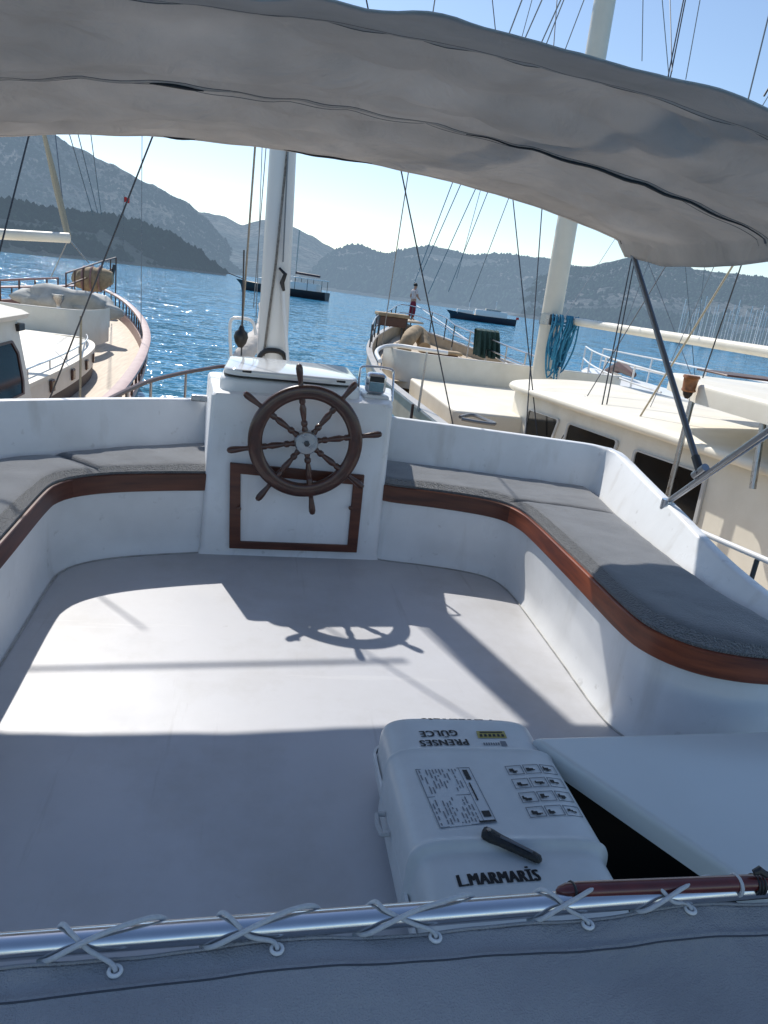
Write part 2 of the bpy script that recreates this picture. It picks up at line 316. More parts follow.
def hill(name, ridge, d_ridge, base, seed, material, rough=0.05, ncol=220, nrow=44, scrub=None):
    """ridge: (px, py) skyline; d_ridge: distance of it; base: (px, distance of the shore)"""
    xs0, xs1 = ridge[0][0], ridge[-1][0]
    def lerp(l, x):
        for a, b in zip(l, l[1:]):
            if x <= b[0]:
                t = (x-a[0])/(b[0]-a[0]); t = max(0, t); t = t*t*(3-2*t)*.5+t*.5; return a[1]+(b[1]-a[1])*t
        return l[-1][1]
    rows = []
    for j in range(nrow+8):
        row = []
        for i in range(ncol):
            px = xs0+(xs1-xs0)*i/(ncol-1); py = lerp(ridge, px)
            top = atd(px, py, d_ridge); hh = max(2.0, top.z-SEA)
            a = V((top.x, top.y)).normalized(); db = lerp(base, px)
            if j <= nrow:
                t = j/nrow; dist = db+(d_ridge-db)*t
                prof = 0.62*t**0.85+0.38*t**2.2
                z = SEA-1.0+(hh+1.0)*prof
                p = V((a.x*dist, a.y*dist, z))
                k = math.sin(math.pi*min(1, t))**.7 if t < 1 else 0
                q = p*(4.0/d_ridge)
                f = noise.fractal(V((q.x*2.2, q.y*2.2, seed)), 1.0, 2.1, 7)
                g = abs(noise.noise(V((q.x*3.1, q.y*1.4, seed+9))))-.25
                p.z += hh*rough*(f*1.6+g*1.5)*k + (hh*0.018*noise.fractal(V((px*.09, seed, 0)), 1, 2, 4) if t > .85 else 0)
                if t < .04: p.z = min(p.z, SEA+hh*.05*t/.04+.3*noise.noise(q*60))
            else:
                t = (j-nrow)/8; dist = d_ridge*(1+.5*t); p = V((a.x*dist, a.y*dist, top.z-(hh+1)*t*t))
            row.append(p)
        rows.append(row)
    o = MB().grid(rows).build(name, material, angle=180)
    if scrub:
        cnt, size, sm, lab = scrub; sb_ = MB(); rg = random.Random(seed)
        while cnt > 0:
            i = rg.randrange(ncol-1); j = int(rg.random()**.9*(nrow-1)); a, b_, c = rows[j][i], rows[j][i+1], rows[j+1][i]
            p = a+(b_-a)*rg.random()+(c-a)*rg.random()
            if p.z < SEA+1.5 or noise.noise(p*(9/d_ridge)+V((seed, 0, 0)))+.35*noise.noise(p*(40/d_ridge)) < -.45+.75*rg.random()-.2*(j < 6): continue
            cnt -= 1; r_ = size*rg.uniform(.5, 1.25); h_ = r_*rg.uniform(.6, 1.3); an = rg.random()*3
            ring = [p+V((math.cos(an+k*1.257)*r_*rg.uniform(.7, 1.2), math.sin(an+k*1.257)*r_*rg.uniform(.7, 1.2), h_*rg.uniform(.1, .5))) for k in range(5)]
            sb_.add([p+V((r_*rg.uniform(-.3, .3), r_*rg.uniform(-.3, .3), h_*1.25))]+ring+[p-V((0, 0, h_*.5))], [(0, k+1, (k+1) % 5+1) for k in range(5)]+[(6, (k+1) % 5+1, k+1) for k in range(5)])
        me = bpy.data.meshes.new('scrub'); me.from_pydata([tuple(v) for v in sb_.v], [], sb_.f); me.materials.append(sm)
        so_ = bpy.data.objects.new('hillside_scrub', me); col.objects.link(so_); tag(so_, lab, 'scrub', None, 'stuff')
    return tag(o, kind='structure')
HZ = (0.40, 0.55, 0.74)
def scrub_mat(name, c, hz): return mat(name, c, 1.0, color2=tuple(q*1.9 for q in c), vscale=.06, spec=0, emit=(HZ, hz))  # bushes carry the hills' haze as a painted glow too
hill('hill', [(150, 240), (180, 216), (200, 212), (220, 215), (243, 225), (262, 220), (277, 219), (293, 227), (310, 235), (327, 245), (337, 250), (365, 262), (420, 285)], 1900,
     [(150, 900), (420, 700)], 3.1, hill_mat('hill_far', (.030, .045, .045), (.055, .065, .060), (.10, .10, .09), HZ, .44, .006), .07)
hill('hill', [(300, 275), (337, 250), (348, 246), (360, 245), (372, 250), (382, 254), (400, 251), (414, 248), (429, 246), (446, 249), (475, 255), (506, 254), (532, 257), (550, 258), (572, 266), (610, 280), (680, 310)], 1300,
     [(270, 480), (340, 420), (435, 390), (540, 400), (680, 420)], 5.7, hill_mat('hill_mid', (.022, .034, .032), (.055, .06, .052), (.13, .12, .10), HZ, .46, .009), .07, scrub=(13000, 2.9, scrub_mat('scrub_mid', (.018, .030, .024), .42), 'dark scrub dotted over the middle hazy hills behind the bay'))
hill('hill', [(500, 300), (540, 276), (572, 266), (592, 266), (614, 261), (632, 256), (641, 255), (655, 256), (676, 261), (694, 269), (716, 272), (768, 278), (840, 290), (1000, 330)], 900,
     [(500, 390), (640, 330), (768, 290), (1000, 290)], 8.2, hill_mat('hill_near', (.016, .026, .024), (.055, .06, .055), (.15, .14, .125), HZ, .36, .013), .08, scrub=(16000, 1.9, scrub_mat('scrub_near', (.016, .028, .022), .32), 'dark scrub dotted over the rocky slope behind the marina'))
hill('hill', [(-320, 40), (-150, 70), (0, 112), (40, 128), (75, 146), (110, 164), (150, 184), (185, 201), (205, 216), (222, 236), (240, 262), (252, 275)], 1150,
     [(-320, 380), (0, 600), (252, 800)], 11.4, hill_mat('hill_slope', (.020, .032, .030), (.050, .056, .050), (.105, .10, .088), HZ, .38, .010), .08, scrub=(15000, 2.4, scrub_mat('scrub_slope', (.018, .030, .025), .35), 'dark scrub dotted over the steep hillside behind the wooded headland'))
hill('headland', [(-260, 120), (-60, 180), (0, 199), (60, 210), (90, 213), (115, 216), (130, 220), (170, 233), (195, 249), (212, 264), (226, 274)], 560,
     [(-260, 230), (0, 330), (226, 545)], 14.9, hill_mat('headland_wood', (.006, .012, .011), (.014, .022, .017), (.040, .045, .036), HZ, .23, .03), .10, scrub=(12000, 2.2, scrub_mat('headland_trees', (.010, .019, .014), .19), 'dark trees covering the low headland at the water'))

# breakwater and marina at the far shore
bw = MB(); pts = [atz(655, 338, SEA), atz(690, 343.5, SEA), atz(768, 356, SEA), atz(900, 380, SEA)]
pts = resample(pts, 60); rows = []
for k, (dy, z) in enumerate(((-4, -.6), (-2, .8), (-.8, 1.3), (1.2, 1.3), (3.5, -.6))):
    rows.append([V((p.x, p.y+dy, SEA+z+(.5*noise.noise(p*.3+V((k*3, 0, 0))) if z > 0 else 0))) for p in pts])
tag(bw.grid(rows).build('breakwater', mat('breakwater', (.05, .052, .05), .9, var=.5, vscale=1.2, bump=1, bscale=3)), kind='structure')

def small_yacht():
    t = thing('moored_yacht', '', 'yacht', (0, 0, 0), 'yachts moored in the distant marina')
    h = []
    for s, w, z in ((-5, 1.1, 1.0), (-3, 1.6, .9), (0, 1.8, .95), (3, 1.2, 1.15), (5.5, .05, 1.4)):
        h.append([(s, -w, z), (s, -w*.85, .3), (s, -w*.3, -.4), (s, w*.3, -.4), (s, w*.85, .3), (s, w, z)])
    MB().grid(h, True).build('hull', M['white'], t)
    MB().box((-2.5, -1, 1), (1.5, 1, 1.6)).build('cabin', M['white'], t, bevel=.15)
    MB().tube([(.5, 0, 1.5), (.5, 0, 14)], .13, 6).build('mast', M['white'], t)
    MB().tube([(.5, 0, 2.4), (-4, 0, 2.4)], .12, 6).build('boom', M['white'], t)
    return t
def copy_tree(o, parent=None):
    c = o.copy(); col.objects.link(c)
    if parent: c.parent = parent
    for ch in list(o.children): copy_tree(ch, c)
    return c
proto = small_yacht(); k = 0
for i in range(30):
    px = 676+i*3.3+random.uniform(-1.5, 1.5)
    p = atd(px, 345, 300 if i % 2 else 270); p.z = SEA
    o = proto if i == 0 else copy_tree(proto)
    o.location = p; o.rotation_euler.z = R(random.uniform(60, 110)); o.scale = [random.uniform(.8, 1.15)]*3
    o['label'] = 'small white masted yacht among the crowd moored beyond the breakwater'

# ================================================================== OUR BOAT
boat = thing('sailing_boat', 'white sailing boat whose cockpit, benches, helm and foremast fill the foreground', 'boat', (0.3, 2.0, 0))
# ---- plan curves
R_FRONT = P3([(.68, 4.26), (.82, 4.165), (.92, 4.14), (1.05, 4.12), (1.25, 4.075), (1.40, 4.02), (1.495, 3.95), (1.55, 3.83), (1.572, 3.62), (1.565, 3.0), (1.555, 2.5), (1.585, 2.33), (1.68, 2.21), (1.82, 2.15), (2.0, 2.13), (2.35, 2.12)])
L_FRONT = P3([(-.18, 4.13), (-.27, 4.10), (-.48, 4.035), (-.72, 3.94), (-.88, 3.83), (-.965, 3.70), (-.985, 3.5), (-.96, 2.7), (-.95, 1.6), (-.95, -.3)])
R_BACK = P3([(.80, 4.73), (.92, 4.70), (1.2, 4.64), (1.51, 4.57), (2.04, 4.445), (2.18, 4.413), (2.222, 4.400), (2.240, 4.375), (2.238, 4.33), (2.222, 4.2), (2.15, 3.75), (2.10, 3.2), (2.085, 2.8), (2.12, 2.45), (2.2, 2.12)])
L_BACK = P3([(-.22, 4.80), (-.32, 4.74), (-.6, 4.57), (-.89, 4.36), (-1.11, 4.15), (-1.32, 3.93), (-1.52, 3.5), (-1.60, 2.9), (-1.62, 1.6), (-1.62, -.3)])
rf, lf = smooth(R_FRONT, 90), smooth(L_FRONT, 90)
rb, lb = smooth(R_BACK, 90), smooth(L_BACK, 90)

# ---- floor with the companionway hole
HOLE = [(0.985, .55), (1.90, .55), (1.90, 1.83), (0.985, 1.83)]
fl = MB()
xs = [-1.75, -1.0, -.4, .2, .6, .985, 1.9, 2.5]; ys = [-.6, .2, .55, 1.83, 2.6, 3.4, 4.0, 4.75]
idx = {}
for j, y in enumerate(ys):
    for i, x in enumerate(xs): idx[i, j] = len(fl.v); fl.v.append(V((x, y, 0)))
for j in range(len(ys)-1):
    for i in range(len(xs)-1):
        if xs[i] == .985 and ys[j] == .55: continue
        fl.f.append([idx[i, j], idx[i+1, j], idx[i+1, j+1], idx[i, j+1]])
floor = fl.build('cockpit_floor', M['deckpaint'], boat)
well = MB(); n = 4
well.add([(x, y, -.002) for x, y in HOLE]+[(x, y, -1.5) for x, y in HOLE], [(0, 1, 5, 4), (1, 2, 6, 5), (2, 3, 7, 6), (3, 0, 4, 7), (4, 5, 6, 7)])
well.build('companionway', M['void'], boat)

# ---- benches: white front, slab, wooden edge
def bench(front, back, side):
    mb = MB(); r0 = [V((p.x, p.y, -.01)) for p in front]
    rows = [[V((p.x, p.y, -.01)) for p in offset2(front, -.035*side)], [V((p.x, p.y, .03)) for p in offset2(front, -.008*side)], [V((p.x, p.y, .10)) for p in front],
            [V((p.x, p.y, .37)) for p in front], [V((p.x, p.y, .44)) for p in front], [V((b.x, b.y, .44)) for b in back]]
    o = mb.grid(rows).build('bench', M['gelcoat'], boat)
    a = offset2(front, -.030*side); b = offset2(front, .012*side); tr = MB()
    prof = [(-.016, .376), (-.020, .380), (-.020, .472), (-.016, .476), (.008, .476), (.014, .472), (.014, .380), (.008, .376)]
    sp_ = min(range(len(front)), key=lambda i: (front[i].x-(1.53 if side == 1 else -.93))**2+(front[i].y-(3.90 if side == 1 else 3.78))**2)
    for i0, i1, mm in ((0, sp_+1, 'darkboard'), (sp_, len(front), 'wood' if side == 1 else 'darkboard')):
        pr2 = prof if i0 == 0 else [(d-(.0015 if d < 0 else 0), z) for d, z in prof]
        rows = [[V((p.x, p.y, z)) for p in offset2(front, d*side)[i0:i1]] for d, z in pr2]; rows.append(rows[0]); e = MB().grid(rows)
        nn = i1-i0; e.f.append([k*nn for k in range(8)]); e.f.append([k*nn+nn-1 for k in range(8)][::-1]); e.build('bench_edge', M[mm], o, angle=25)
    MB().tube([V((p.x, p.y, .003)) for p in offset2(front, -.036*side)], .004, 6).build('sealant', mat('sealant', (.46, .46, .45), .6, var=.4, vscale=9), o)
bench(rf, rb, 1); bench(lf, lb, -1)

# ---- cushions (lie on the benches: things of their own)
def cushion(name, label, front, back, i0, i1, side, ztop=.522, nu=16):
    mb = MB(); rows = []
    fr = resample([V((p.x, p.y, 0)) for p in offset2(front, .008*side)][i0[0]:i0[1]], 70); bk = resample(back[i1[0]:i1[1]], 70)
    prof = [(0.000, .442), (-.012, .462), (-.014, .49)]
    for off, z in prof:
        rows.append([V((p.x, p.y, z)) - (b-p).normalized()*(-off if False else off) for p, b in zip(fr, bk)])
    rows = [[p+(b-p).normalized()*o for p, b in zip(fr, bk)] for o, z in prof]
    for r_, (o, z) in zip(rows, prof):
        for p in r_: p.z = z
    for k in range(nu+1):
        u = k/nu; row = []
        for j, (p, b) in enumerate(zip(fr, bk)):
            q = p.lerp(b, u); e = min(u, 1-u)*(b-p).length; ee = min(j, 69-j)*.03
            rd = 1-math.exp(-e/.025); rd2 = 1-math.exp(-(ee+.004)/.02)
            z = .49+(ztop-.49)*rd*rd2 + .008*noise.noise(q*5+V((0, 0, 2)))*rd + .004*noise.noise(q*17)*rd
            row.append(V((q.x, q.y, z)))
        rows.append(row)
    rows.append([V((p.x, p.y, .442)) for p in bk])
    # close the ends
    full = [[V((r_[0].x, r_[0].y, .442)) for r_ in rows]] + [[r_[j] for r_ in rows] for j in range(70)] + [[V((r_[-1].x, r_[-1].y, .442)) for r_ in rows]]
    nm = len(full[0])-1
    mi = []
    for i in range(len(full)-1):
        for j in range(nm): mi.append(1 if j < 4 else 0)
    mb.grid(full)
    o = mobj(name, mb.v, mb.f, None, mats=[M['cushion'], M['plush']], midx=mi, angle=70)
    return tag(o, label, 'cushion', 'grey bench cushions')
def nearest(path, x, y): return min(range(len(path)), key=lambda i: (path[i].x-x)**2+(path[i].y-y)**2)
a1 = nearest(rf, 1.47, 3.92); b1 = nearest(rb, 2.16, 3.80)
cushion('bench_cushion', 'grey cushion on the short forward bench between the console and the wood edged corner', rf, rb, (0, a1+1), (0, b1+1), 1)
cushion('bench_cushion', 'long grey cushion half in shadow, running aft above the sunlit orange wood edge', rf, rb, (a1, 90), (b1, 90), 1, .526)
a2 = nearest(lf, -.80, 3.89); b2 = nearest(lb, -1.11, 4.15)
cushion('bench_cushion', 'pale sunlit cushion on the bench between the side rail with stanchions and the console', lf, lb, (0, a2+1), (0, b2+1), -1)
cushion('bench_cushion', 'grey side cushion cut off by the picture edge, below the moored cream wheelhouse', lf, lb, (a2, 90), (b2, 90), -1, .526)

# ---- coaming
def coaming(back, tops, side, lean=.09, th=.055):
    n = len(back); mb = MB(); zt = []
    kn = sorted((min(range(n), key=lambda i: (back[i].x-t[0])**2+(back[i].y-t[1])**2), t[2]) for t in tops)
    for i in range(n):
        z = kn[0][1] if i <= kn[0][0] else kn[-1][1]
        for a, b in zip(kn, kn[1:]):
            if a[0] <= i <= b[0] and b[0] > a[0]: z = a[1]+(b[1]-a[1])*(i-a[0])/(b[0]-a[0])
        zt.append(z)
    for _ in range(3): zt = [zt[0]]+[(zt[i-1]+zt[i]+zt[i+1])/3 for i in range(1, n-1)]+[zt[-1]]
    def rowz(off, dz): return [V((p.x, p.y, z+dz)) for p, z in zip(offset2(back, off*side), zt)]
    def rowc(off, z): return [V((p.x, p.y, z)) for p in offset2(back, off*side)]
    rows = [rowc(-.03, .40), rowc(.0, .47)]
    rows += [rowz(lean-.008, -.015), rowz(lean-.002, -.004), rowz(lean+.006, 0), rowz(lean+th-.008, .0), rowz(lean+th, -.006), rowz(lean+th+.004, -.02), rowc(lean+th+.1, -.5)]
    return mb.grid(rows).build('coaming', M['gelcoat'], boat, angle=50)
coaming(rb, [(.92, 4.7, .785), (1.5, 4.57, .785), (2.2, 4.37, .785), (2.13, 3.8, .735), (2.1, 3.35, .685), (2.09, 2.9, .615), (2.13, 2.5, .555), (2.2, 2.12, .51)], 1)
coaming(lb, [(-.32, 4.74, .775), (-.9, 4.36, .78), (-1.3, 3.93, .795), (-1.6, 3, .79), (-1.62, 0, .78)], -1)

# ---- helm console
con = MB()
c_bot = [(-.275, 4.06), (.80, 4.14), (.92, 4.95), (-.36, 4.95)]
rows = []
for z, ins in ((-.01, -.02), (.03, .0), (.93, .02), (.945, .03), (.95, .045)):
    zz = [z, z+.015*(z > .5), z+.015*(z > .5), z]
    a, b, c, d = c_bot; pts = [(a[0]+ins, a[1]+ins*1.0), (b[0]-ins, b[1]+ins*1.0), (c[0]-ins, c[1]-ins), (d[0]+ins, d[1]-ins)]
    ring = []
    for q in range(4):
        p0, p1, p2 = V(pts[q-1]), V(pts[q]), V(pts[(q+1) % 4])
        r_ = .035
        u, w = (p0-p1).normalized(), (p2-p1).normalized()
        for s in range(7):
            t = s/6; k = p1+u*r_*(1-t)**2+w*r_*t**2
            ring.append(V((k.x, k.y, zz[q])))
    rows.append(ring)
con.grid(rows, True); base = len(con.v)-28; con.f.append(list(range(base, base+28)))
console = con.build('helm_console', M['gelcoat'], boat, angle=35)
# raised lid on top
def rrect(x0, x1, y0, y1, r, n=7):
    o = []
    for cx, cy, a0 in ((x1-r, y1-r, 0), (x0+r, y1-r, 90), (x0+r, y0+r, 180), (x1-r, y0+r, 270)):
        for k in range(n+1):
            a = R(a0+90*k/n); o.append((cx+r*math.cos(a), cy+r*math.sin(a)))
    return o
def skewed(poly, x0, k): return [(x, y+k*(x-x0)) for x, y in poly]
def rounded_slab(poly, z0, z1, r, steps=4, zfun=None):
    cx = sum(p[0] for p in poly)/len(poly); cy = sum(p[1] for p in poly)/len(poly)
    xr = max(abs(p[0]-cx) for p in poly); yr = max(abs(p[1]-cy) for p in poly); rows = []
    def ring(ins, z): return [V((cx+(p[0]-cx)*(1-ins/xr), cy+(p[1]-cy)*(1-ins/yr), z+(zfun(p) if zfun else 0))) for p in poly]
    rows.append(ring(0, z0))
    for s in range(steps+1):
        a = R(90*s/steps); rows.append(ring(r*(1-math.cos(a)), z1-r+r*math.sin(a)))
    mb = MB().grid(rows, True); n = len(poly); b = len(mb.v)-n; mb.f.append(list(range(b, b+n))); return mb
lidp = skewed(rrect(-.225, .60, 4.16, 4.86, .10), -.225, .10)
rounded_slab(lidp, .94, 1.030, .03).build('hatch_base', M['gelcoat'], console)
lid2 = skewed(rrect(-.205, .575, 4.15, 4.86, .11), -.205, .10)
rounded_slab([(x*1.0, y) for x, y in lid2], 1.031, 1.041, .002).build('gasket', M['black'], console)
rounded_slab(lid2, 1.042, 1.078, .014).build('hatch_lid', mat('lidpaint', (.70, .72, .74), .07, var=.06, vscale=6, spec=.7), console)
for px, py in ((247, 372), (341, 382)):
    p = atz(px, py, 1.08); MB().box((p.x-.025, p.y-.014, 1.077), (p.x+.025, p.y+.014, 1.090)).build('latch', M['black'], console, bevel=.004)
# wood framed locker door
fo = [aty(230, 462, 4.06), aty(364, 474.5, 4.12), aty(356, 551, 4.13), aty(229, 548, 4.05)]
fo = [V((p.x, 4.052+.0745*(p.x+.275), p.z)) for p in fo]
cxy = sum(fo, V())/4
fi = []
for i, p in enumerate(fo):
    sx = .062 if p.x < cxy.x else -.062; sz = .045 if p.z < cxy.z else -.062
    fi.append(V((p.x+sx, 4.052+.0745*(p.x+sx+.275), p.z+sz)))
fm = MB(); dn = V((.0743, -.997, 0))
ring = [fo, [p+dn*.022 for p in fo], [p+dn*.022 for p in fi], fi]
fm.add([p for r_ in ring for p in r_], [(a*4+i, a*4+(i+1) % 4, ((a+1) % 4)*4+(i+1) % 4, ((a+1) % 4)*4+i) for a in range(4) for i in range(4)])
fo_ = fm.build('door_frame', M['darkboard'], console, bevel=.004)
fd = MB(); q = [p+dn*.006+(cxy-p)*(-.02) for p in fi]; fd.add([p-dn*.015 for p in q]+q, [(0, 1, 2, 3), (4, 5, 6, 7), (0, 1, 5, 4), (1, 2, 6, 5), (2, 3, 7, 6), (3, 0, 4, 7)])
door = fd.build('locker_door', M['gelcoat'], console)
for px, py in ((239, 506), (350, 508), (360, 482)):
    p = aty(px, py, 4.08); p.y = 4.052+.0745*(p.x+.275)
    MB().lathe(p+dn*.015, p+dn*.045, [(0, .006), (.3, .006), (.5, .012), (.9, .012), (1, .006)], 10).build('catch', M['darkwood'], console)

# ---- steering wheel
wc = aty(306, 442, 3.98)
wheel = thing('steering_wheel', 'dark varnished wooden ship wheel with eight spokes on the helm console', 'steering wheel', wc)
ax = V((.0745, -.997, -.03)).normalized(); ux = V((.997, .0745, 0)); uz = ux.cross(ax).normalized()
if uz.z < 0: uz = -uz
def wp(r, a, d=0): return wc+(ux*math.sin(a)+uz*math.cos(a))*r+ax*d
rim = MB(); prof = []
for s in range(16):
    a = 2*math.pi*s/16; c, sn = math.cos(a), math.sin(a)
    prof.append((.283+.040*math.copysign(abs(c)**.7, c), .024*math.copysign(abs(sn)**.7, sn)))
NR = 96
for i in range(NR):
    for r_, d in prof: rim.v.append(wp(r_, 2*math.pi*i/NR, d))
for i in range(NR):
    for j in range(16): rim.f.append([i*16+j, i*16+(j+1) % 16, ((i+1) % NR)*16+(j+1) % 16, ((i+1) % NR)*16+j])
rim.build('rim', M['wheelwood'], wheel)
A0 = math.atan2(-14, 75)
sprof = [(.05, .015), (.07, .018), (.09, .013), (.10, .019), (.115, .019), (.125, .012), (.16, .017), (.19, .0195), (.215, .013), (.225, .018), (.25, .018), (.32, .016), (.325, .014), (.335, .013), (.36, .0155), (.39, .019), (.415, .0195), (.432, .014), (.438, .004)]
for k in range(8):
    a = A0+k*math.pi/4; MB().tube([wp(r_, a) for r_, _ in sprof], [q for _, q in sprof], 14).build('spoke', M['wheelwood'], wheel)
hb = MB(); hb.tube([wc+ax*d for d in (-.12, -.03, -.03, .028, .036, .036)], [.028, .028, .066, .066, .060, .001], 32); hb.build('hub', M['steel'], wheel, angle=30)
for k in range(8):
    p = wp(.048, A0+(k+.5)*math.pi/4, .036); MB().tube([p, p+ax*.004], .006, 8).build('bolt', M['steel'], wheel)
MB().tube([wc+ax*.03, wc+ax*.05, wc+ax*.053], [.017, .016, .002], 6).build('hub_nut', M['wire'], wheel, angle=20)

# ---- instrument (compass) on the console corner
ip = aty(375, 399, 4.36); 
inst = thing('compass', 'small square chrome compass box with glass face on the console corner', 'compass', ip)
ib = MB(); ib.box((ip.x-.075, ip.y-.02, .962), (ip.x+.085, ip.y+.17, .985)); ib.build('base', M['gelcoat'], inst, bevel=.01)
MB().box((ip.x-.062, ip.y, .986), (ip.x+.062, ip.y+.10, 1.115)).build('housing', M['chrome'], inst, bevel=.03, bseg=5)
MB().box((ip.x-.045, ip.y-.006, 1.005), (ip.x+.045, ip.y+.004, 1.060)).build('glass_face', M['lcd'], inst, bevel=.004)
MB().box((ip.x-.045, ip.y-.005, 1.062), (ip.x+.045, ip.y+.004, 1.095)).build('hood', M['black'], inst, bevel=.004)
hoop = [(ip.x-.10, ip.y+.04, .95), (ip.x-.10, ip.y+.08, 1.10), (ip.x-.075, ip.y+.09, 1.14), (ip.x+.09, ip.y+.09, 1.14), (ip.x+.11, ip.y+.08, 1.10), (ip.x+.115, ip.y+.04, .95)]
MB().tube(smooth(hoop, 30), .007, 8).build('guard_hoop', M['chrome'], inst)

# ---- foremast and gear
mb0, mb1 = aty(272, 355, 6.4), aty(283, 150, 6.4); md = (mb1-mb0)/(mb1.z-mb0.z)
mast_at = lambda z: mb0+md*(z-mb0.z)
ms = MB(); ms.tube([mast_at(-1.0), mast_at(.5), mast_at(2.6), mast_at(6), mast_at(13)], [.14, .135, .106, .10, .08], 24)
mast = ms.build('mast', M['mastpaint'], boat)
col_ = MB(); col_.tube(smooth([mast_at(.86)+V((-.14, -.16, -.06)), mast_at(.96)+V((-.09, -.15, 0)), mast_at(1.0)+V((0, -.15, 0)), mast_at(.97)+V((.10, -.14, 0)), mast_at(.86)+V((.15, -.12, -.06))], 20), .022, 8).build('mast_boot', M['black'], mast)
MB().tube([aty(287.5, 148, 6.27), aty(276, 262, 6.27), aty(263.5, 356, 6.27)], .011, 6).build('halyard', mat('twist', (.26, .24, .21), .9, var=.6, vscale=60), mast)
MB().tube([mast_at(8), aty(288, 150, 6.25), aty(283, 262, 6.27)], .006, 6).build('halyard', M['greywire'], mast)
cl = aty(281, 280, 6.27); MB().tube([cl+V((-.02, 0, .09)), cl+V((.03, -.03, .05)), cl+V((.01, -.02, -.02)), cl+V((.03, 0, -.08))], [.01, .018, .02, .012], 8).build('cleat', M['black'], mast)
MB().tube([aty(283, 292, 6.27), aty(285, 325, 6.25), aty(288, 362, 6.2)], .014, 6).build('topping_line', M['white'], mast)
for s in (-1, 1):
    MB().tube([mast_at(7.5), mast_at(7.5)+V((s*1.25, -.1, .04))], [.045, .03], 10).build('spreader', M['mastpaint'], mast)
MB().tube([(-2.75, 6.2, 3.83), (-.35, 6.38, 3.74)], .013, 8).build('shadow_rod', M['darkwood'], boat)  # unseen rod, added for the soft shadow streak it lays on the floor
# foredeck bits that show over the console
hp = smooth([aty(231, 358, 6.9), aty(230, 335, 6.9), aty(231, 320, 6.9), aty(238, 318, 6.9), aty(252, 321, 6.9), aty(256, 335, 6.9)], 24)
MB().tube(hp, .014, 8).build('mast_pulpit', M['white'], boat)
fs = smooth([aty(238, 372, 6.7), aty(246, 352, 6.8), aty(256, 338, 7.2), aty(262, 325, 7.8), aty(262, 305, 8.4)], 24)
sb = MB(); sb.tube(fs, [.10+.02*noise.noise(V((i*.5, 0, 0)))-.003*i for i in range(24)], 12); sb.build('furled_sail', mat('sailcloth', (.62, .58, .54), .85, var=.2, vscale=8, bump=.5, bscale=20), boat)
# port side guard rail (varnished) and its stanchions
pr = smooth([atz(88, 410, .1), atz(108, 400, .1), atz(128, 390, .1), atz(150, 381, .1), atz(180, 373.5, .1), atz(205, 369, .1), atz(222, 366.5, .1), atz(250, 366, .1)], 40)
gr = MB(); gr.tube(pr, .030, 8); rail = gr.build('guard_rail', M['darkwood'], boat)
for px, py in ((151, 381.5), (186, 372.5), (128, 391)):
    p = atz(px, py, .09); MB().tube([p, p+V((0, 0, -.9))], .018, 8).build('stanchion', M['steel'], rail)
sr = [atx(690, 527, 2.75), atx(705, 534, 2.75), atx(768, 561, 2.75), atx(900, 615, 2.75)]
rail2 = MB().tube(sr, .017, 10).build('guard_rail', M['white'], boat)
p = atx(757, 560, 2.75); MB().tube([p, p+V((0, 0, -.7))], .014, 8).build('stanchion', M['wire'], rail2)
hg = aty(199, 400, 4.74); MB().box((hg.x-.05, hg.y-.01, hg.z-.01), (hg.x+.055, hg.y+.05, hg.z+.03)).build('hinge', M['steel'], boat, bevel=.008)
# hull outside and foredeck
hl = [(-2.2, -1), (-2.3, 1.5), (-2.3, 4), (-2.1, 6.5), (-1.5, 9.5), (-.6, 12), (.25, 13.5), (1.1, 12), (2.0, 9.5), (2.55, 6.5), (2.75, 4), (2.75, 1.5), (2.6, -1)]
hs = smooth(P3(hl), 70); rows = [[V((p.x*.8+.06, p.y*.96, SEA-.5)) for p in hs], [V((p.x, p.y, -1.6)) for p in hs], [V((p.x, p.y, -.75+max(0, p.y-5)*.03)) for p in hs]]
MB().grid(rows).build('hull', M['white'], boat)
dk = MB(); k_ = len(hs); dk.add([V((p.x, p.y, -.80+max(0, p.y-5)*.03)) for p in hs], [tuple(range(k_))]); dk.build('foredeck', M['tandeck'], boat)

# ---- hatch slab over the companionway
hp_ = [(.935, 1.87), (2.02, 1.945), (2.02, .75), (1.60, .75)]
def corner_round(poly, r, n=6):
    o = []; N = len(poly)
    for i in range(N):
        p0, p1, p2 = V(poly[i-1]), V(poly[i]), V(poly[(i+1) % N]); u = (p0-p1).normalized(); w = (p2-p1).normalized()
        for k in range(n+1):
            t = k/n; o.append(p1+u*r*(1-t)**2+w*r*t*t)
    return [(p.x, p.y) for p in o]
rounded_slab(corner_round(hp_, .02), .235, .305, .022, 5).build('companion_hatch', M['hatchpaint'], boat)
MB().prism([(.985, 1.80), (1.98, 1.865), (1.98, 1.90), (.985, 1.845)], -.01, .233).build('hatch_coaming', M['gelcoat'], boat)
MB().prism([(.985, 1.79), (1.90, 1.79), (1.90, 1.798), (.985, 1.798)], -.3, .232).build('dark_panel', M['void'], boat)  # black sheet painting the dark of the opening over the coaming's inner face
MB().box((1.905, .6, -.01), (1.985, 1.795, .232)).build('hatch_coaming', M['gelcoat'], boat)

